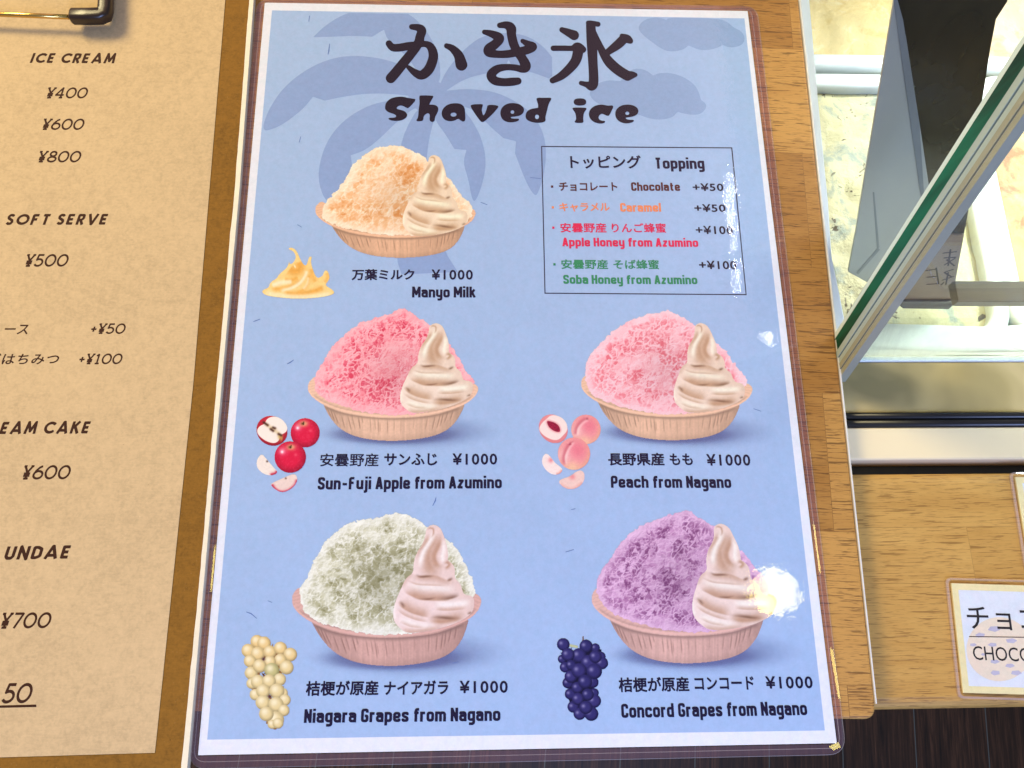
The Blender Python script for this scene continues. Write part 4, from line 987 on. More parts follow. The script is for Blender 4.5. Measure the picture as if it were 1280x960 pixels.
LET.append((zp([(801, 380), (815, 320), (870, 265), (960, 242), (1050, 249), (1120, 284), (1144, 340), (1120, 390), (1050, 421), (955, 430), (955, 452), (1000, 466), (1070, 466), (1075, 485), (1040, 506), (960, 519), (870, 497), (815, 442)], 700, 110, 11.636), (700 + 978 / 11.636, 110 + 370 / 11.636, 2.4, 2.1)))
sub_ = empty('subtitle_lettering', (0, 0, -0.6), parent=menu)
for pl, hole in LET:
    xs = [p[0] for p in pl]; ys = [p[1] for p in pl]
    def fn(X, Y, pl=pl, hole=hole):
        s = sd_poly(X, Y, chaikin(pl, 2)) - 0.12
        if hole: s = np.maximum(s, -(np.hypot((X - hole[0]) / hole[2], (Y - hole[1]) / hole[3]) - 1) * min(hole[2:]))
        return s
    shape('letter', fn, (min(xs) - 1, min(ys) - 1, max(xs) + 1, max(ys) + 1), 0.33, 0.12, M_TITLE, sub_)

# ---- topping box
zt2 = 0.12
INKC = (18, 8, 48)
tb = empty('topping_box', (0, 0, -0.6), parent=menu)
q4 = [(677, 183.2), (914.6, 185), (932.6, 368.4), (681.2, 366.6)]; w_ = 0.62
def off_quad(m):
    c_ = np.mean(q4, 0); return [(x + (m if x < c_[0] else -m), y + (m if y < c_[1] else -m)) for x, y in q4]
oq, iq = off_quad(-w_), off_quad(w_)
flat('box_frame', oq + iq, [(i, (i + 1) % 4, 4 + (i + 1) % 4, 4 + i) for i in range(4)], 0.09, ink((48, 44, 66)), tb)
typed('topping_text', 'トッピング', 713.2, 210.9, 801.8, 211, 16.6, INKC, zt2, tb, 0.022)
mono('topping_text', 'Topping', 820.2, 211, 880.9, 211.3, 13.8, INKC, zt2, tb)
CHO, CAR, APP, SOB = (88, 44, 40), (240, 142, 92), (226, 38, 82), (52, 138, 92)
for (jt, jq, et, eq_, pt, pq, dot, col_) in (
 (['チョコレート'], [(698.9, 239, 771.9, 239, 11)], 'Chocolate', (789.2, 238.7, 850.3, 238.8, 10.6), '+¥50', (866.2, 239, 904.6, 239, 9.6), (690, 233.4), CHO),
 (['キャラメル'], [(699.5, 264.6, 762.4, 264.6, 11)], 'Caramel', (775.5, 264.8, 826.5, 264.8, 10.8), '+¥50', (868.3, 265.2, 907.3, 265.2, 9.8), (691, 259.4), CAR),
 (['安曇野産', 'りんご蜂蜜'], [(700.6, 290.8, 758.2, 290.9, 12), (764.9, 291, 832.8, 291.2, 12)], 'Apple Honey from Azumino', (703, 308, 873, 308.8, 10.8), '+¥100', (870, 292.8, 916.4, 293, 10.4), (691.6, 284.8), APP),
 (['安曇野産', 'そば蜂蜜'], [(701.6, 336.4, 760.3, 336.6, 12), (767, 336.6, 824, 336.8, 12)], 'Soba Honey from Azumino', (704.2, 354.8, 871.9, 355.4, 11), '+¥100', (874.2, 336.6, 921, 336.8, 10.6), (693, 330.6), SOB)):
    for a, b in zip(jt, jq): typed('topping_text', a, *b, col_, zt2, tb, 0.018 if '蜂' in a or '安' in a else 0.026)
    mono('topping_text', et, *eq_, col_, zt2, tb)
    typed('topping_price', pt, *pq, (30, 20, 44), zt2, tb, 0.020, track=1.10)
    x, y = dot; flat('bullet', [(x - 1.4, y - 1.4), (x + 1.4, y - 1.4), (x + 1.5, y + 1.4), (x - 1.3, y + 1.4)], [(0, 1, 2, 3)], zt2, ink(col_), tb)

# ---- names and prices
for runs, pr_, en in (
 ([('万葉ミルク', 439.5, 350.4, 518, 350.2, 13.8)], (539.5, 349.8, 591, 349.8, 11.6), ('Manyo Milk', 515, 371.9, 594.6, 371.9, 13.5)),
 ([('安曇野産', 399.8, 583.2, 473, 583, 16.2), ('サンふじ', 480, 582.2, 546.5, 581.8, 15.2)], (565.8, 581.2, 621.4, 580.8, 13), ('Sun-Fuji Apple from Azumino', 397, 612, 627.3, 610.3, 15.3)),
 ([('長野県産', 760.5, 582.2, 830.8, 582, 16), ('もも', 837.5, 581.6, 866.3, 581.5, 14.6)], (883.8, 582.3, 938.3, 582.2, 13.2), ('Peach from Nagano', 763.8, 609.7, 914.3, 610, 14.9)),
 ([('桔梗が原産', 382, 870, 472.8, 869, 18.6), ('ナイアガラ', 479.8, 868.8, 560.3, 867.8, 17.6)], (574.5, 866.6, 634.7, 866, 14.2), ('Niagara Grapes from Nagano', 379.8, 903.6, 625.5, 901, 17)),
 ([('桔梗が原産', 773.7, 865.4, 861.9, 864.2, 18.5), ('コンコード', 868.6, 862.8, 943, 862, 16.6)], (957.6, 861, 1016.3, 860.4, 14.1), ('Concord Grapes from Nagano', 776.9, 897.3, 1009.3, 893.8, 17.3))):
    for tx, *q in runs: typed('dish_name', tx, *q, INKC, zt2, menu, 0.012 if '曇' in tx else 0.026)
    typed('dish_price', '¥1000', *pr_[:4], pr_[4] * 1.10, INKC, zt2, menu, 0.022, track=1.16)
    mono('english_name', en[0], *en[1:], INKC, zt2, menu)
# ---- pictures of the dishes
ICE = {
 'milk': [(130, 560), (122, 520), (135, 450), (190, 390), (250, 330), (300, 260), (330, 190), (380, 148), (420, 110), (480, 80), (560, 72), (630, 64), (690, 80), (730, 105), (790, 130), (840, 180), (900, 230), (960, 270), (1010, 330), (1040, 390), (1090, 430), (1130, 480), (1112, 560), (1000, 620), (850, 655), (640, 668), (450, 650), (300, 620), (190, 590)],
 'apple': [(124, 565), (125, 490), (150, 430), (190, 370), (230, 290), (290, 240), (350, 180), (430, 125), (520, 95), (600, 70), (650, 58), (690, 30), (735, 32), (770, 65), (830, 100), (890, 130), (960, 200), (1040, 290), (1090, 370), (1140, 450), (1187, 510), (1188, 545), (1100, 640), (900, 715), (740, 745), (560, 740), (360, 700), (200, 640), (140, 600)],
 'peach': [(85, 580), (60, 480), (60, 420), (90, 340), (150, 280), (210, 210), (290, 150), (380, 100), (450, 80), (500, 62), (580, 55), (610, 36), (640, 55), (700, 85), (770, 120), (840, 170), (930, 260), (1010, 320), (1040, 380), (1100, 450), (1142, 520), (1130, 560), (1000, 680), (740, 735), (560, 738), (340, 700), (200, 650), (110, 620)],
 'niagara': [(65, 520), (70, 480), (110, 420), (140, 350), (160, 300), (210, 220), (270, 170), (330, 120), (400, 95), (500, 80), (570, 62), (640, 52), (700, 65), (750, 95), (785, 130), (860, 190), (930, 210), (980, 270), (1010, 340), (1045, 410), (1072, 480), (1065, 530), (1000, 640), (850, 720), (640, 748), (450, 745), (290, 710), (180, 680), (90, 620)],
 'concord': [(66, 500), (75, 430), (110, 370), (150, 310), (190, 250), (240, 190), (310, 130), (400, 95), (480, 62), (540, 55), (580, 26), (610, 45), (650, 75), (720, 110), (760, 140), (850, 220), (920, 290), (990, 380), (1040, 440), (1060, 520), (1000, 640), (860, 700), (700, 735), (550, 730), (380, 705), (220, 655), (110, 590)],
}
SERVE = [(792, 185), (790, 150), (812, 129), (845, 128), (880, 150), (905, 200), (928, 250), (940, 310), (938, 328), (975, 350), (992, 390), (990, 428), (1032, 460), (1046, 500), (1060, 522), (1112, 530), (1127, 570), (1120, 622), (1080, 655), (1000, 690), (900, 714), (790, 727), (735, 724), (695, 695), (660, 660), (648, 610), (655, 550), (680, 480), (702, 420), (745, 392), (738, 340), (750, 280), (782, 230)]
BODY = [(180, 664), (180, 664), (180, 664), (215, 740), (270, 812), (340, 862), (440, 896), (560, 911), (680, 913), (800, 903), (920, 881), (1010, 841), (1070, 781), (1105, 720), (1125, 672), (1125, 672), (1125, 672), (950, 725), (800, 744), (620, 750), (450, 738), (300, 712)]
RIM = [(78, 560), (84, 525), (105, 500), (135, 480), (180, 520), (1130, 520), (1190, 530), (1212, 550), (1216, 578), (1185, 630), (1105, 682), (950, 730), (800, 751), (620, 757), (450, 746), (300, 719), (180, 673), (112, 625), (84, 588)]
RIMLINE = [(80, 572), (112, 622), (180, 666), (300, 712), (450, 739), (620, 751), (800, 745), (950, 724), (1105, 676), (1182, 628), (1213, 578)]
SLITS = [(205, 690, 240, 760, .5), (228, 700, 262, 790, .6), (248, 715, 290, 810, .5), (300, 735, 330, 840, .45), (345, 745, 372, 850, .6), (372, 740, 395, 840, .4), (415, 752, 430, 840, .7), (438, 755, 448, 800, .4), (495, 760, 502, 870, .4), (525, 765, 530, 850, .35), (548, 762, 553, 880, .5), (560, 790, 562, 860, .3), (610, 765, 612, 870, .45), (655, 762, 655, 850, .25), (700, 762, 698, 880, .25), (790, 760, 780, 840, .2), (880, 745, 860, 850, .35), (930, 740, 905, 850, .5), (965, 730, 935, 840, .55), (985, 722, 960, 820, .5), (1018, 712, 985, 800, .5), (1050, 705, 1025, 780, .5)]
SPEC = {
 'milk':    dict(o=(380, 170), k=5.3333, tips=((75, 505), (1146, 520), (640, 812)), ice=((255, 232, 204), (252, 206, 158), (222, 142, 72)), bowl=(227, 180, 144), serve=(252, 229, 198), s3=((860, 130), (658, 548), (1090, 545)), fil=.35, sc=1.25, cell=8.5),
 'apple':   dict(o=(370, 380), k=5.3333, tips=((78, 562), (1216, 576), (640, 912)), ice=((255, 186, 188), (250, 146, 154), (222, 62, 88)), bowl=(230, 188, 158), serve=(249, 227, 206), s3=((920, 132), (695, 607), (1180, 560)), fil=.95, sc=.95, cell=5.9),
 'peach':   dict(o=(720, 380), k=5.3333, tips=((33, 542), (1178, 578), (620, 908)), ice=((255, 205, 208), (251, 180, 184), (232, 104, 116)), bowl=(229, 186, 154), serve=(248, 223, 201), s3=((820, 130), (650, 600), (1125, 575)), fil=.8, sc=1.0, cell=7.0),
 'niagara': dict(o=(360, 630), k=4.573, tips=((23, 562), (1107, 560), (600, 925)), ice=((238, 237, 222), (212, 209, 176), (132, 128, 84)), bowl=(210, 166, 153), serve=(247, 222, 214), s3=((820, 122), (603, 610), (1065, 572)), fil=.45, sc=1.1, cell=8.5),
 'concord': dict(o=(730, 630), k=4.573, tips=((43, 552), (1103, 565), (590, 910)), ice=((226, 186, 212), (200, 144, 184), (118, 58, 106)), bowl=(218, 174, 160), serve=(247, 223, 211), s3=((770, 115), (618, 590), (1088, 575)), fil=.75, sc=1.05, cell=6.6),
}
def worley(x, y, cell, seed):
    """distance to the nearest cell wall (same unit as x) and a random value per cell"""
    rs = np.random.RandomState(seed); n = 97; J = rs.rand(n, n, 3)
    u, v = x / cell, y / cell; iu, iv = np.floor(u).astype(int), np.floor(v).astype(int)
    f1 = np.full(x.shape, 9.0); f2 = np.full(x.shape, 9.0); rv = np.zeros(x.shape)
    for dy in (-1, 0, 1):
        for dx in (-1, 0, 1):
            j = J[(iv + dy) % n, (iu + dx) % n]; d_ = np.hypot(iu + dx + .1 + .8 * j[..., 0] - u, iv + dy + .1 + .8 * j[..., 1] - v)
            m = d_ < f1; f2 = np.where(m, f1, np.minimum(f2, d_)); rv = np.where(m, j[..., 2], rv); f1 = np.where(m, d_, f1)
    return (f2 - f1) * cell * .5, rv
def dish_pic(key, seed):
    sp = SPEC[key]; o = sp['o']; kk = sp['k']
    tips = zp(sp['tips'], *o, kk)
    Mb = affine3([(78, 562), (1216, 576), (640, 912)], tips)
    pic = empty('dish_picture', (0, 0, -0.6), parent=menu)
    x0, x1 = min(tips[0][0], 9e9) - 4, tips[1][0] + 6; yb = tips[2][1]; icep = zp(ICE[key], *o, kk); yt = min(p[1] for p in icep) - 4
    # soft contact shadow printed under the bowl
    p = Pic(x0 - 30, yb - 70, x1 + 60, yb + 40, 0.9); X, Y = inv_map(Mb, p.X, p.Y)
    a = 0.36 * np.exp(-np.maximum(0, np.hypot((X - 650) / 400, (Y - 870) / 62) - 0.75) ** 2 / .09) + 0.28 * np.exp(-np.maximum(0, np.hypot((X - 760) / 480, (Y - 850) / 100) - 0.6) ** 2 / .2)
    if key == 'milk': a *= 0.0
    a = np.maximum(a - .02, 0)
    p.over((98, 98, 150), np.clip(a, 0, .8)); p.mesh('bowl_shadow', 0.075, pic, True)
    # bowl
    p = Pic(x0, yb - 112, x1, yb + 4); X, Y = inv_map(Mb, p.X, p.Y)
    base = np.array(sp['bowl'], float)
    ns = vnoise(X.shape, 5, seed, 4); 
    RIMC = chaikin(RIM, 2); BODYC = chaikin(BODY, 2); aR = smooth01(.5 - sd_poly(X, Y, RIMC) / 5); p.over(np.clip(base * 1.06, 0, 255), aR)
    rad_t = np.sin(np.arctan2(Y - 430, (X - 640) * .4) * 95 + ns * 5); p.mul(1 - .05 * smooth01(rad_t) * (sd_poly(X, Y, RIMC) < 0))
    sb = sd_poly(X, Y, BODYC); aB = smooth01(.5 - sb / 5)
    u = (X - 640) / 480
    shade = 0.99 - 0.17 * np.abs(u) ** 2.6 + 0.05 * np.exp(-((u + .25) / .3) ** 2) - 0.10 * smooth01((Y - (858 + 0 * X) + 70 * u * u) / 60)
    fib = vnoise((X.shape[0], X.shape[1]), 3, seed + 3, 2)
    wav = vnoise((8, X.shape[1]), 3.0, seed + 9, 2); wav = np.repeat(wav, X.shape[0] // 8 + 1, 0)[:X.shape[0]]
    col = base[None, None, :] * (shade * (0.95 + .06 * fib + .10 * (wav - .5)))[..., None]
    p.over(col, aB)
    for (xa, ya, xb, yb_, am) in SLITS:
        w = airbrush(X, Y, [(xa, ya - 6), ((xa + xb) / 2 + 1, (ya + yb_) / 2), (xb, yb_)], 2.0, 3.2, .4) * am * .85
        p.toward(base * (.46, .40, .38), w * (sb < 0)); w = airbrush(X, Y, [(xa + 8, ya), (xb + 8, yb_)], 4, 4, .4) * am * .5
        p.toward(np.clip(base * 1.08, 0, 255), w * (sb < 0))
    w = airbrush(X, Y, RIMLINE, 6, 7, .03); p.toward(np.clip(base * 1.10, 0, 255), w * .8 * aR)
    w = airbrush(X, Y, [(a_, b_ + 12) for a_, b_ in RIMLINE[2:-2]], 1.5, 9, .06); p.toward(base * .60, w * .6 * aB)
    w = airbrush(X, Y, [(a_, b_ - 17) for a_, b_ in RIMLINE[1:-1]], 8, 3, .05); p.toward(base * .70, w * .35)
    p.mesh('bowl', 0.09, pic)
    # shaved ice: fine strands over deep coloured gaps
    p = Pic(min(q[0] for q in icep) - 4, yt, max(q[0] for q in icep) + 4, max(q[1] for q in icep) + 3, 0.55)
    H, W = p.X.shape; c_ = p.cell; sc = sp['sc']
    rough = (vnoise((H, W), 4 / c_, seed + 21, 3) - .5) * 1.7
    sd = sd_poly(p.X, p.Y, chaikin(icep, 2)) + rough * 2.6
    a = smooth01(.5 - sd / 1.1)
    light, mid, gap = [np.array(v, float) for v in sp['ice']]
    wx = (vnoise((H, W), 9 / c_, seed + 31, 2) - .5) * 10
    def warp(sc_, amp_, sd_): return (vnoise((H, W), sc_ * 1.5 / c_, sd_, 2) - .5) * amp_ * 2.0 + (vnoise((H, W), 2.6 / c_, sd_ + 3, 2) - .5) * 2.6
    gxx, gyy = np.meshgrid(np.arange(W) * c_, np.arange(H) * c_)
    cl, sl_ = sp['cell'], sp['fil']
    wx, wy = warp(7, 5, seed + 31), warp(7, 5, seed + 32)
    e1, r1 = worley(gxx + wx, gyy * .9 + wy, cl, seed + 41); e2, r2 = worley(gxx + wx * .6 + 31, gyy - wy * .6 + 17, cl * .58, seed + 43); e3, r3 = worley(gxx + wx + 7, (gyy + wy) * .85 + 71, cl * 1.7, seed + 47)
    lump = vnoise((H, W), 17 * sc / c_, seed + 71, 3, .55)
    edge = smooth01((-sd - 1.0) / 17.0); bottom = smooth01((p.Y - (yt + .72 * (yb - 92 * 0 - yt))) / 16)
    deep = (.06 + .94 * edge) * (1 - .5 * bottom) * smooth01((lump - .30) / .26)
    # distance from the nearest strand, in pixels, for three sizes of mesh
    g1 = smooth01((e1 - .30) / 1.0) * (.15 + .85 * smooth01((r1 - .15) / .5)); g2 = smooth01((e2 - .22) / .62) * (.1 + .9 * smooth01((r2 - .2) / .5)); g3 = smooth01((e3 - .5) / 1.8) * smooth01((r3 - .45) / .3)
    hole = np.clip(.75 * g1 + .55 * g2 * (1 - .6 * g1) + .6 * g3 * smooth01((lump - .46) / .12), 0, 1)
    strand = (np.exp(-(e1 / .42) ** 2) * .8 + np.exp(-(e3 / .5) ** 2) * .6) * (.25 + .75 * sl_)
    fb = vnoise((H, W), 8 * sc / c_, seed + 81, 5, .58); bil = 1 - np.abs(2 * vnoise((H, W), 11 * sc / c_, seed + 85, 4, .55) - 1) * 1.6
    big = vnoise((H, W), 21 * sc / c_, seed + 91, 3, .45); crev = np.exp(-((vnoise((H, W), 24 * sc / c_, seed + 95, 3, .5) - .5) / .035) ** 2) * smooth01((vnoise((H, W), 20 / c_, seed + 97, 2) - .42) / .2)
    hgt = (-1.4 * hole + .35 * strand) * (.25 + sl_) * (.5 + .5 * deep) + 1.7 * fb + (1.0 - sl_) * 4.2 * bil + 13 * big
    gy, gx = np.gradient(hgt); emb = np.clip((gx * .7 + gy * 1.0) * 1.25, -1, 1)
    light, mid, gap = [np.array(v, float) for v in sp['ice']]
    rgb = light + (mid - light) * np.clip(.02 + .72 * hole * (.35 + .65 * edge) + .5 * (fb - .5) + .30 * edge, 0, 1)[..., None]
    rgb = rgb + (gap - rgb) * np.clip((hole - .12) * 1.25 * sl_ * deep + (1 - sl_) * .8 * deep * smooth01((.47 - fb) / .16) + .55 * (1 - sl_) * deep * smooth01((.40 - bil) / .5), 0, .95)[..., None]
    rgb = rgb + (light - rgb) * (np.clip(strand, 0, 1) * (.35 + .4 * sl_) * edge)[..., None]
    rgb = rgb + (gap - rgb) * (crev * edge * (.75 - .25 * bottom) * (.62 - .35 * sl_))[..., None]
    rgb = rgb + (gap * .5 + mid * .5 - rgb) * (np.clip(-emb, 0, 1) * .62 * (.4 + .6 * edge))[..., None]
    rgb = rgb + (np.minimum(light * 1.05 + 3, 255) - rgb) * (np.clip(emb, 0, 1) * .8)[..., None]
    cxm = (p.X - p.X.mean()) / (p.X.max() - p.X.min()); cym = (p.Y - p.Y.mean()) / (p.Y.max() - p.Y.min())
    rgb *= (1.02 - .10 * np.exp(-((cxm - .02) / .22) ** 2 - ((cym - .10) / .30) ** 2))[..., None]
    if key in ('niagara', 'concord'):
        rgb = rgb + (gap * .9 - rgb) * (.30 * np.exp(-((cxm + .05) / .16) ** 2 - ((cym + .02) / .22) ** 2) * smooth01((lump - .45) / .2))[..., None]
    p.over(np.clip(rgb, 0, 255), a); p.mesh('shaved_ice', 0.12, pic)
    # soft serve swirl
    s3 = zp(sp['s3'], *o, kk); Ms = affine3([(820, 130), (650, 600), (1125, 575)], s3)
    pl = [tuple(Ms[:, :2] @ np.array(q) + Ms[:, 2]) for q in SERVE]
    xs = [q[0] for q in pl]; ys = [q[1] for q in pl]
    p = Pic(min(xs) - 3, min(ys) - 3, max(xs) + 3, max(ys) + 3, 0.5); X, Y = inv_map(Ms, p.X, p.Y)
    base = np.array(sp['serve'], float); dk = base * np.array([.50, .40, .33]); md = base * np.array([.79, .69, .60]); lt = np.minimum(base * 1.07 + 10, 255)
    sd = sd_poly(X, Y, chaikin(SERVE, 2)); p.over(base * .985, smooth01(.5 - sd / 5))
    p.toward(md, .30 * smooth01((X - 640 - (Y - 130) * .35) / 420) * (sd < 4))
    def sh(pts, sl, sr, amt, c=None):
        if c is dk: p.toward(c, airbrush(X, Y, pts, sl * 1.5, sr * .8, .5) * amt * .8)
        else: p.toward(md if c is None else c, airbrush(X, Y, pts, sl * (1.2 if c is None else 1.0), sr * (.75 if c is None else 1.0), .32) * min(1, amt * (1.15 if c is None else 1.05)))
    # broad form shading on the tip and the coils
    sh([(838, 165), (850, 210), (822, 270), (826, 330), (860, 385), (930, 420)], 9, 46, .75)
    sh([(835, 150), (830, 200), (792, 270), (778, 330), (790, 380)], 14, 10, .8, lt)
    sh([(870, 170), (880, 230), (858, 300), (880, 350), (930, 372)], 8, 30, .85)
    sh([(895, 200), (908, 260), (905, 315), (930, 345)], 12, 8, .7, lt)
    sh([(915, 350), (935, 340), (950, 352), (938, 366), (925, 358)], 7, 7, .8)
    sh([(730, 395), (770, 412), (830, 414), (880, 416), (950, 442), (992, 425)], 4, 26, .55)
    sh([(755, 398), (785, 415), (840, 414), (870, 416)], 3.5, 5, .95, dk)
    sh([(945, 440), (965, 436), (985, 424)], 4, 6, .95, dk)
    sh([(715, 440), (760, 470), (850, 480), (950, 490), (1015, 485)], 16, 16, .75, lt)
    sh([(690, 478), (740, 512), (800, 538), (880, 545), (960, 548), (1030, 530)], 26, 6, .8)
    sh([(790, 536), (850, 541), (900, 532)], 3, 4, .8, dk)
    sh([(880, 540), (950, 543), (1005, 532), (1035, 520)], 7, 5, .95, dk)
    sh([(665, 545), (700, 580), (760, 612), (830, 632), (880, 640)], 24, 6, .75)
    sh([(675, 545), (700, 568), (715, 588)], 4, 6, .8, dk)
    sh([(880, 565), (950, 575), (1050, 570), (1110, 560)], 14, 16, .75, lt)
    sh([(850, 655), (930, 668), (1010, 660), (1085, 640)], 20, 14, .85)
    sh([(862, 640), (930, 645), (1000, 652), (1062, 652)], 5, 6, 1.0, dk)
    sh([(1085, 630), (1105, 625), (1118, 618)], 4, 4, .8, dk)
    sh([(680, 640), (740, 668), (830, 692), (930, 690)], 16, 14, .65, lt)
    sh([(700, 700), (760, 722), (860, 716), (1000, 690)], 12, 4, .55)
    sh([(655, 555), (652, 610), (668, 655)], 9, 9, .5, lt)
    sh([(705, 430), (770, 457), (860, 464), (960, 470)], 5, 2.5, .45); sh([(668, 590), (720, 627), (800, 656), (870, 668)], 9, 3, .5); sh([(890, 600), (980, 606), (1090, 598)], 10, 3, .5); sh([(700, 498), (760, 522), (840, 530)], 7, 3, .35); sh([(690, 660), (760, 690), (850, 700)], 8, 3, .4)
    sh([(798, 158), (812, 146), (832, 152), (836, 178), (826, 200)], 4, 4, .7)
    sh([(805, 172), (806, 200), (790, 235), (765, 270), (752, 320)], 5, 12, .45)
    sh([(745, 392), (705, 425), (682, 480)], 10, 4, .35)
    g = vnoise(X.shape, 3 / p.cell, seed + 5, 3) - .5; p.mul(1 + g * .05)
    p.mesh('soft_serve', 0.15, pic)
for i, key in enumerate(('milk', 'apple', 'peach', 'niagara', 'concord')): dish_pic(key, 100 * i + 7)

# ---- pictures of the ingredients
def ball(p, cx, cy, r, base, dark, hi, seed, ry=None, ang=0.0, spec=(-.38, -.42, .22)):
    ry = ry or r; ca, sa = math.cos(ang), math.sin(ang)
    dx, dy = p.X - cx, p.Y - cy; u = (dx * ca + dy * sa) / r; v = (-dx * sa + dy * ca) / ry
    q = np.hypot(u, v); a = smooth01(.5 - (q - 1) * r / 1.0)
    base, dark, hi = [np.array(c, float) for c in (base, dark, hi)]
    w = smooth01((q - .45) / .6) * (.55 + .45 * np.clip(u * .5 + v * .7, -1, 1)); col = base + (dark - base) * np.clip(w, 0, 1)[..., None]
    s_ = np.exp(-((u - spec[0]) ** 2 + (v - spec[1]) ** 2) / (2 * spec[2] ** 2)); col = col + (hi - col) * (s_ * .85)[..., None]
    p.over(col, a); return u, v, q
def fruit(name, parent, box, fn, z=0.12, cell=0.4):
    p = Pic(*box, cell); fn(p); return p.mesh(name, z, parent)
ZA = lambda x, y: (310 + x / 8.73, 510 + y / 8.73)
ZB = lambda x, y: (665 + x / 8.73, 510 + y / 8.73)
def apple(cx, cy, r, stem, seed):
    def f(p):
        u, v, q = ball(p, cx, cy, r, (224, 26, 66), (148, 14, 44), (255, 150, 170), seed, spec=(-.50, -.38, .17))
        n = vnoise(p.X.shape, 5, seed, 4); p.toward((246, 90, 110), (smooth01((n - .5) / .2) * .18) * (q < 1))
        sx, sy = stem; d = np.hypot((p.X - sx) / 5.4, (p.Y - sy) / 3.6); p.toward((242, 190, 130), np.exp(-d * d * .9) * .95 * (q < 1))
        d = np.hypot((p.X - sx + 1.2) / 2.0, (p.Y - sy) / 1.6); p.toward((80, 40, 20), np.exp(-d * d) * .9 * (q < 1))
        p.toward((60, 42, 22), smooth01(.5 - (sd_stroke(p.X, p.Y, [(sx - .2, sy + 1.2, .5), (sx + .2, sy - 2.2, .6)]) / .6)))
        p.toward((255, 255, 255), np.exp(-((u + .52) ** 2 + (v + .33) ** 2) / .008) * .9)
        p.toward((255, 120, 130), np.exp(-((u - .35) ** 2 + (v + .15) ** 2) / .012) * .5)
    return f
def wedge_poly(pts, flesh, skin, side, seed, seedspot=None):
    def f(p):
        pl = chaikin(pts, 2); sd = sd_poly(p.X, p.Y, pl); a = smooth01(.5 - sd / .8)
        n = vnoise(p.X.shape, 6, seed, 3); p.over(np.array(flesh, float)[None, None] * (0.97 + .06 * n)[..., None], a)
        w = airbrush(p.X, p.Y, side, 1.6, 1.6, .08); p.toward(skin, w * .95)
        if seedspot: p.toward(seedspot[3], np.exp(-((p.X - seedspot[0]) ** 2 + (p.Y - seedspot[1]) ** 2) / seedspot[2] ** 2))
    return f
def spts(zf, l): return [zf(*q) for q in l]
ap = empty('apple_picture', (0, 0, -0.6), parent=menu)
fruit('apple', ap, (360, 520, 402, 562), apple(*ZA(625, 272), 18.2, ZA(608, 172), 5), 0.12)
fruit('apple', ap, (341, 549, 385, 593), apple(*ZA(462, 537), 19.6, ZA(470, 428), 9), 0.15)
def half_apple(p):
    cx, cy = ZA(262, 250); u, v, q = ball(p, cx, cy, 19.8, (206, 40, 58), (150, 30, 40), (220, 80, 90), 3, 18.0, .6)
    fl = chaikin(spts(ZA, [(98, 240), (130, 195), (185, 175), (205, 120), (265, 92), (330, 100), (390, 140), (430, 200), (428, 250), (395, 278), (345, 300), (345, 350), (300, 385), (240, 380), (160, 340), (105, 285)]), 2)
    a = smooth01(.5 - sd_poly(p.X, p.Y, fl) / .8); p.over((250, 236, 220), a)
    p.toward((222, 190, 130), airbrush(p.X, p.Y, spts(ZA, [(180, 165), (260, 225), (340, 285), (352, 340)]), 1.6, 1.6) * .6)
    p.toward((196, 160, 84), airbrush(p.X, p.Y, spts(ZA, [(350, 290), (360, 330), (380, 340)]), 2.2, 2.2) * .8)
    for s_ in ([(172, 158), (215, 188)], [(250, 232), (275, 250)], [(275, 215), (295, 222)], [(335, 285), (362, 298)]): p.toward((74, 40, 26), airbrush(p.X, p.Y, spts(ZA, s_), 1.1, 1.1, 0) * .95)
fruit('apple_half', ap, (318, 516, 362, 561), half_apple)
fruit('apple_wedge', ap, (318, 565, 350, 597), wedge_poly(spts(ZA, [(150, 502), (180, 530), (230, 590), (290, 660), (322, 695), (310, 720), (240, 740), (170, 720), (110, 670), (92, 610), (105, 550)]), (246, 230, 214), (196, 40, 62), spts(ZA, [(322, 690), (300, 715), (262, 728), (255, 735)]), 4, (*ZA(210, 583), 1.2, (70, 40, 30))))
fruit('apple_wedge', ap, (336, 590, 374, 618), wedge_poly(spts(ZA, [(248, 830), (275, 815), (350, 780), (430, 745), (505, 718), (538, 750), (535, 810), (490, 870), (420, 912), (360, 920), (300, 890), (262, 855)]), (240, 214, 200), (206, 50, 76), spts(ZA, [(255, 830), (280, 870), (320, 905), (380, 920), (450, 900), (520, 840), (540, 770)]), 6, (*ZA(413, 768), 1.1, (110, 70, 50))))
def peach(cx, cy, r, cleft, seed):
    def f(p):
        u, v, q = ball(p, cx, cy, r, (244, 158, 160), (238, 168, 140), (252, 205, 196), seed, spec=(-.6, .1, .28))
        p.toward((236, 112, 130), np.exp(-((u - .25) ** 2 + (v + .25) ** 2) / .32) * .65 * (q < 1.02)); p.toward((248, 200, 160), np.exp(-((u + .1) ** 2 + (v - .85) ** 2) / .16) * .8 * (q < 1.02))
        n = vnoise(p.X.shape, 3, seed, 3); p.mul(.97 + .06 * n)
        p.toward((206, 90, 104), airbrush(p.X, p.Y, cleft, .9, 2.2) * .75); p.toward((255, 224, 214), airbrush(p.X, p.Y, [(x + 2.2, y + 1) for x, y in cleft], 1.2, 1.6) * .45)
        p.toward((150, 40, 60), np.exp(-((p.X - cleft[0][0]) ** 2 + (p.Y - cleft[0][1]) ** 2) / 2.0) * .6)
    return f
pe = empty('peach_picture', (0, 0, -0.6), parent=menu)
fruit('peach', pe, (712, 516, 753, 558), peach(*ZB(588, 235), 18.4, spts(ZB, [(600, 118), (540, 155), (490, 220), (478, 300)]), 5), 0.12)
fruit('peach', pe, (695, 545, 740, 590), peach(*ZB(458, 500), 20.2, spts(ZB, [(412, 395), (425, 380), (380, 450), (350, 540), (365, 630)]), 9), 0.15)
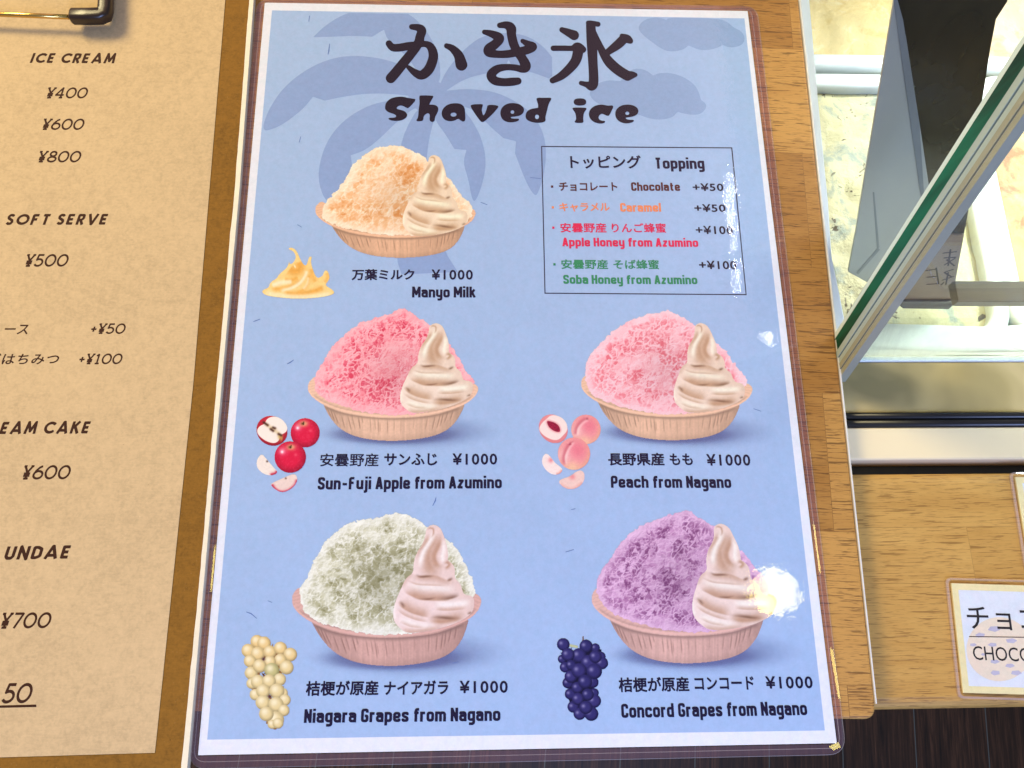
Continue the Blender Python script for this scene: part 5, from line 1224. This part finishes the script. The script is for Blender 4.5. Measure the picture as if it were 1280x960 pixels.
def half_peach(p):
    cx, cy = ZB(232, 228); u, v, q = ball(p, cx, cy, 19.2, (240, 150, 150), (226, 130, 130), (250, 190, 185), 3, 16.6, .75)
    fl = chaikin(spts(ZB, [(75, 220), (110, 160), (160, 120), (200, 82), (270, 80), (340, 115), (385, 180), (385, 250), (340, 300), (290, 350), (220, 350), (140, 310), (92, 265)]), 2)
    p.over((252, 226, 214), smooth01(.5 - sd_poly(p.X, p.Y, fl) / .9))
    st = chaikin(spts(ZB, [(158, 140), (200, 145), (260, 165), (300, 205), (310, 262), (265, 262), (210, 235), (175, 195)]), 2)
    n = vnoise(p.X.shape, 3, 8, 3); sd = sd_poly(p.X, p.Y, st); p.toward((232, 120, 128), smooth01(1 - sd / 3) * .5 * (q < .98))
    p.over(np.array((150, 22, 56), float)[None, None] * (.7 + .6 * n)[..., None], smooth01(.5 - sd / .9))
fruit('peach_half', pe, (670, 515, 712, 556), half_peach)
fruit('peach_wedge', pe, (675, 563, 706, 597), wedge_poly(spts(ZB, [(160, 495), (200, 530), (250, 600), (320, 650), (335, 685), (300, 722), (230, 732), (160, 690), (112, 620), (108, 560), (130, 510)]), (252, 228, 218), (238, 160, 140), spts(ZB, [(335, 680), (300, 718), (265, 730)]), 4, (*ZB(205, 570), 3.2, (238, 150, 150))))
fruit('peach_wedge', pe, (695, 585, 735, 615), wedge_poly(spts(ZB, [(285, 800), (340, 770), (420, 745), (480, 695), (540, 678), (575, 720), (572, 790), (530, 850), (460, 885), (390, 888), (320, 850)]), (244, 206, 192), (240, 180, 165), spts(ZB, [(300, 830), (380, 880), (460, 880), (560, 810)]), 6, (*ZB(440, 752), 3.6, (240, 150, 150))))
GN = [(140, 228, 50), (215, 150, 48), (275, 165, 50), (222, 255, 52), (325, 240, 48), (415, 208, 48), (500, 262, 50), (155, 318, 46), (415, 308, 46), (468, 372, 52), (325, 322, 44), (165, 420, 48), (238, 360, 50), (342, 398, 56), (410, 475, 46), (170, 510, 40), (222, 495, 52), (318, 490, 50), (200, 605, 42), (268, 575, 52), (440, 590, 34), (385, 575, 56), (455, 650, 42), (265, 672, 54), (378, 690, 56), (445, 740, 42), (375, 820, 62), (295, 770, 54), (345, 860, 34), (395, 850, 40)]
def clump(p, G_, col):
    cnt = sum((np.hypot(p.X - G_[1] - x / 6.857, p.Y - G_[2] - y / 6.857) < 1.6 * r / 6.857).astype(float) for x, y, r in G_[0])
    p.over(col, (cnt >= 3).astype(float))
def niagara(p):
    clump(p, (GN, 290, 780), (142, 100, 56))
    for i, (x, y, r) in enumerate(GN):
        d = np.hypot(p.X - 290 - x / 6.857, p.Y - 780 - y / 6.857); p.over((150, 110, 60), smooth01(.5 - (d - r / 6.857 * .9)) * .9)
    for i, (x, y, r) in enumerate(GN):
        top = 1 - min(1, y / 420); b = np.array([232, 208, 146]) * (1 - top) + np.array([240, 198, 124]) * top
        if y == 398: b = np.array([196, 186, 122])
        ball(p, 290 + x / 6.857, 780 + y / 6.857, r / 6.857 * 1.16, b, b * .66, (252, 240, 200), i, r / 6.857 * 1.16, 0, (-.25, -.3, .35))
    p.toward((120, 70, 50), smooth01(.5 - sd_stroke(p.X, p.Y, [(339, 800, 1.3), (342, 804, 1.0)]) / .8))
    for x, y in ((270, 430), (325, 620), (272, 300)): p.toward((70, 40, 60), np.exp(-((p.X - 290 - x / 6.857) ** 2 + (p.Y - 780 - y / 6.857) ** 2) / 4) * .85)
fruit('green_grape_picture', menu, (301, 793, 373, 912), niagara)
GC = [(440, 205, 36), (485, 280, 40), (155, 300, 34), (165, 175, 50), (180, 370, 42), (420, 500, 44), (205, 505, 44), (230, 450, 50), (225, 600, 44), (430, 590, 36), (430, 660, 54), (250, 710, 46), (305, 770, 48), (405, 770, 56), (495, 335, 50), (360, 190, 52), (300, 270, 58), (380, 330, 60), (430, 405, 62), (205, 262, 52), (440, 280, 50), (232, 352, 42), (300, 400, 60), (285, 545, 46), (352, 495, 56), (375, 605, 48), (290, 642, 48), (358, 715, 52)]
def concord(p):
    clump(p, (GC, 680, 780), (16, 12, 46))
    p.over((120, 90, 60), smooth01(.5 - sd_stroke(p.X, p.Y, [(729, 796, .8), (728.6, 802, 1.0)]) / .7)); p.over((190, 195, 150), smooth01(.5 - sd_stroke(p.X, p.Y, [(713, 807, 1.6), (721, 808.5, 1.5)]) / .8))
    rg_ = random.Random(3)
    for i, (x, y, r) in enumerate(GC):
        j = rg_.random() * .5
        ball(p, 680 + x / 6.857, 780 + y / 6.857, r / 6.857 * 1.08, (44 + 20 * j, 40 + 16 * j, 98 + 22 * j), (14, 10, 48), (140, 134, 176), i, None, 0, (-.38, -.22, .20))
fruit('dark_grape_picture', menu, (694, 793, 762, 903), concord)
def cream(p):
    Z = lambda l: [(320 + x / 11.29, 300 + y / 11.29) for x, y in l]
    n = vnoise(p.X.shape, 6, 2, 4)
    out_ = Z([(80, 735), (110, 700), (180, 675), (200, 600), (300, 540), (320, 490), (430, 400), (455, 355), (470, 300), (480, 350), (530, 320), (565, 250), (550, 190), (510, 150), (460, 135), (470, 108), (530, 115), (580, 165), (620, 260), (660, 340), (710, 370), (735, 290), (755, 235), (790, 235), (775, 300), (790, 380), (830, 490), (870, 545), (940, 510), (965, 440), (995, 425), (1025, 460), (1045, 550), (970, 640), (1060, 690), (1110, 735), (1080, 775), (930, 810), (700, 830), (500, 830), (300, 810), (140, 785)])
    a = smooth01(.5 - sd_poly(p.X, p.Y, chaikin(out_, 2)) / .9); p.over((250, 214, 136), a)
    def sh(l, sl, sr, c, w): p.toward(c, airbrush(p.X, p.Y, Z(l), sl, sr) * w)
    OR, LT = (236, 166, 70), (255, 240, 198)
    sh([(470, 400), (540, 440), (620, 400), (600, 300)], 4, 5, OR, .9); sh([(540, 380), (560, 370)], 1.5, 1.5, (255, 240, 190), .9)
    sh([(400, 550), (500, 560), (600, 530)], 1.5, 3, OR, .7); sh([(220, 650), (350, 600), (520, 590)], 2, 2.5, LT, .9); sh([(210, 690), (350, 680), (500, 640), (640, 560), (700, 440)], 1.3, 3, OR, .7)
    sh([(330, 720), (480, 690), (620, 610), (700, 500), (720, 420)], 2, 1.6, LT, .9); sh([(560, 750), (680, 700), (740, 600), (760, 480)], 1.6, 1.6, OR, .6); sh([(660, 700), (720, 620), (740, 520)], 1.2, 1.6, LT, .6)
    sh([(380, 740), (600, 760), (820, 720), (960, 660)], 2, 2.6, OR, .85); sh([(100, 735), (300, 775), (600, 800), (900, 785), (1080, 745)], 2.2, 2.6, LT, .7); sh([(780, 400), (800, 500), (850, 600)], 2, 3, OR, .6); sh([(960, 600), (1010, 540), (1000, 460)], 1.5, 2, OR, .5)
    p.mul(.96 + .08 * n)
fruit('cream_picture', menu, (326, 307, 419, 375), cream)

# ---- scuffs of the print under the film
sc_ = []
for pts in ([(387, 20), (386, 27)], [(412, 55), (411, 64), (410, 68)], [(376, 171), (374, 178)], [(372, 281), (377, 284)], [(317, 402), (325, 399)], [(359, 455), (363, 453), (367, 450)], [(541, 632), (544, 626), (545, 622)], [(714, 637), (719, 636)], [(707, 690), (717, 687)], [(308, 765), (314, 767), (321, 773)], [(335, 751), (340, 753)], [(942, 511), (951, 514)], [(663, 222), (676, 223.5)], [(566, 829), (573, 827)], [(601, 253), (609, 256)]):
    sc_.append([(x, y, .22 + .3 * (0 < i < len(pts) - 1)) for i, (x, y) in enumerate(pts)])
for j, s_ in enumerate(sc_):
    xs = [q[0] for q in s_]; ys = [q[1] for q in s_]
    shape('scuff', lambda X, Y, s_=s_: sd_stroke(X, Y, s_, False) - .12, (min(xs) - 1.5, min(ys) - 1.5, max(xs) + 1.5, max(ys) + 1.5), 0.3, 0.10, ink((96, 122, 178)), menu)

# ---- film pouch: clear face over the print, sealed margin round the paper
def sheet_pts(poly_px, r, n=8):
    pts = [at(*q)[:2] for q in poly_px]
    return [tuple(map(float, p)) for p in rpoly([tuple(map(float, p)) for p in pts], r, n)]
outer = sheet_pts([(322, -0.5), (945, 8.5), (1057, 942.5), (235.5, 960.5)], [6, 6, 6, 6])
outer2 = sheet_pts([(321.3, -1.2), (946.0, 7.9), (1058.3, 943.4), (234.6, 961.4)], [6.4, 6.4, 6.4, 6.4])
inner = [tuple(map(float, at(*q)[:2])) for q in ((330, 2.3), (935.6, 12.9), (1047.4, 930.3), (246.3, 945.3))]
def ring(name, o_, i_, z0, z1, mat):
    """band between two outlines with the same number of corners or an outline and a quad"""
    bm = bmesh.new()
    from mathutils.geometry import tessellate_polygon
    loops = [[Vector((x, y, 0)) for x, y in o_], [Vector((x, y, 0)) for x, y in i_]]
    allp = o_ + i_; tri = tessellate_polygon(loops)
    vs = [bm.verts.new((x, y, z1)) for x, y in allp]
    for t in tri: bm.faces.new([vs[i] for i in t])
    bmesh.ops.recalc_face_normals(bm, faces=bm.faces)
    return from_bm(name, bm, mat, menu)
ring('sealed_margin', outer, inner, 0, 0.02, M_SEAL)
n = len(outer)
build('cut_edge', [(x, y, 0.30) for x, y in outer] + [(x, y, 0.10) for x, y in outer2] + [(x, y, -0.25) for x, y in outer2],
      [(i, (i + 1) % n, n + (i + 1) % n, n + i) for i in range(n)] + [(n + i, n + (i + 1) % n, 2 * n + (i + 1) % n, 2 * n + i) for i in range(n)], M_FILMEDGE, menu)
mid1 = sheet_pts([(326.6, 2.2), (939.5, 11.3), (1051.4, 935.5), (241.4, 953)], [4, 4, 4, 4]); mid2 = sheet_pts([(327.3, 2.8), (938.6, 11.9), (1050.3, 934.7), (242.2, 952.2)], [3.8, 3.8, 3.8, 3.8])
build('seal_line', [(x, y, 0.05) for x, y in mid1] + [(x, y, 0.05) for x, y in mid2], [(i, (i + 1) % n, n + (i + 1) % n, n + i) for i in range(n)], M_FILMEDGE, menu)
build('film', [(x, y, 0.30) for x, y in outer], [tuple(reversed(range(n)))], M_FILM, menu)
# places where the pouch edge curls up a little: each facet is tilted towards the ceiling lamp
M_CURL = m_film('curled film', bump=0.05, rough=0.03)
for quad in ([(1037, 808), (1041.5, 812), (1049.5, 876), (1046, 872)], [(1036, 933), (1048, 927.5), (1051, 934), (1042, 938)], [(268.4, 680), (270.2, 680), (264.5, 742), (262.6, 742)], [(1011.5, 628), (1013.5, 628), (1030, 745), (1027.5, 745)]):
    pts = [at(x, y, 0.42) for x, y in quad]; c_ = sum(pts) / 4
    a_ = CAM - c_; a_ /= np.linalg.norm(a_); b_ = DOWNLIGHT - c_; b_ /= np.linalg.norm(b_); n_ = a_ + b_; n_ /= np.linalg.norm(n_)
    zs = [-(n_[0] * (p[0] - c_[0]) + n_[1] * (p[1] - c_[1])) / n_[2] for p in pts]; lo = min(zs)
    o = build('film_curl', [(p[0], p[1], 0.33 + z_ - lo) for p, z_ in zip(pts, zs)], [(3, 2, 1, 0)], M_CURL, menu)
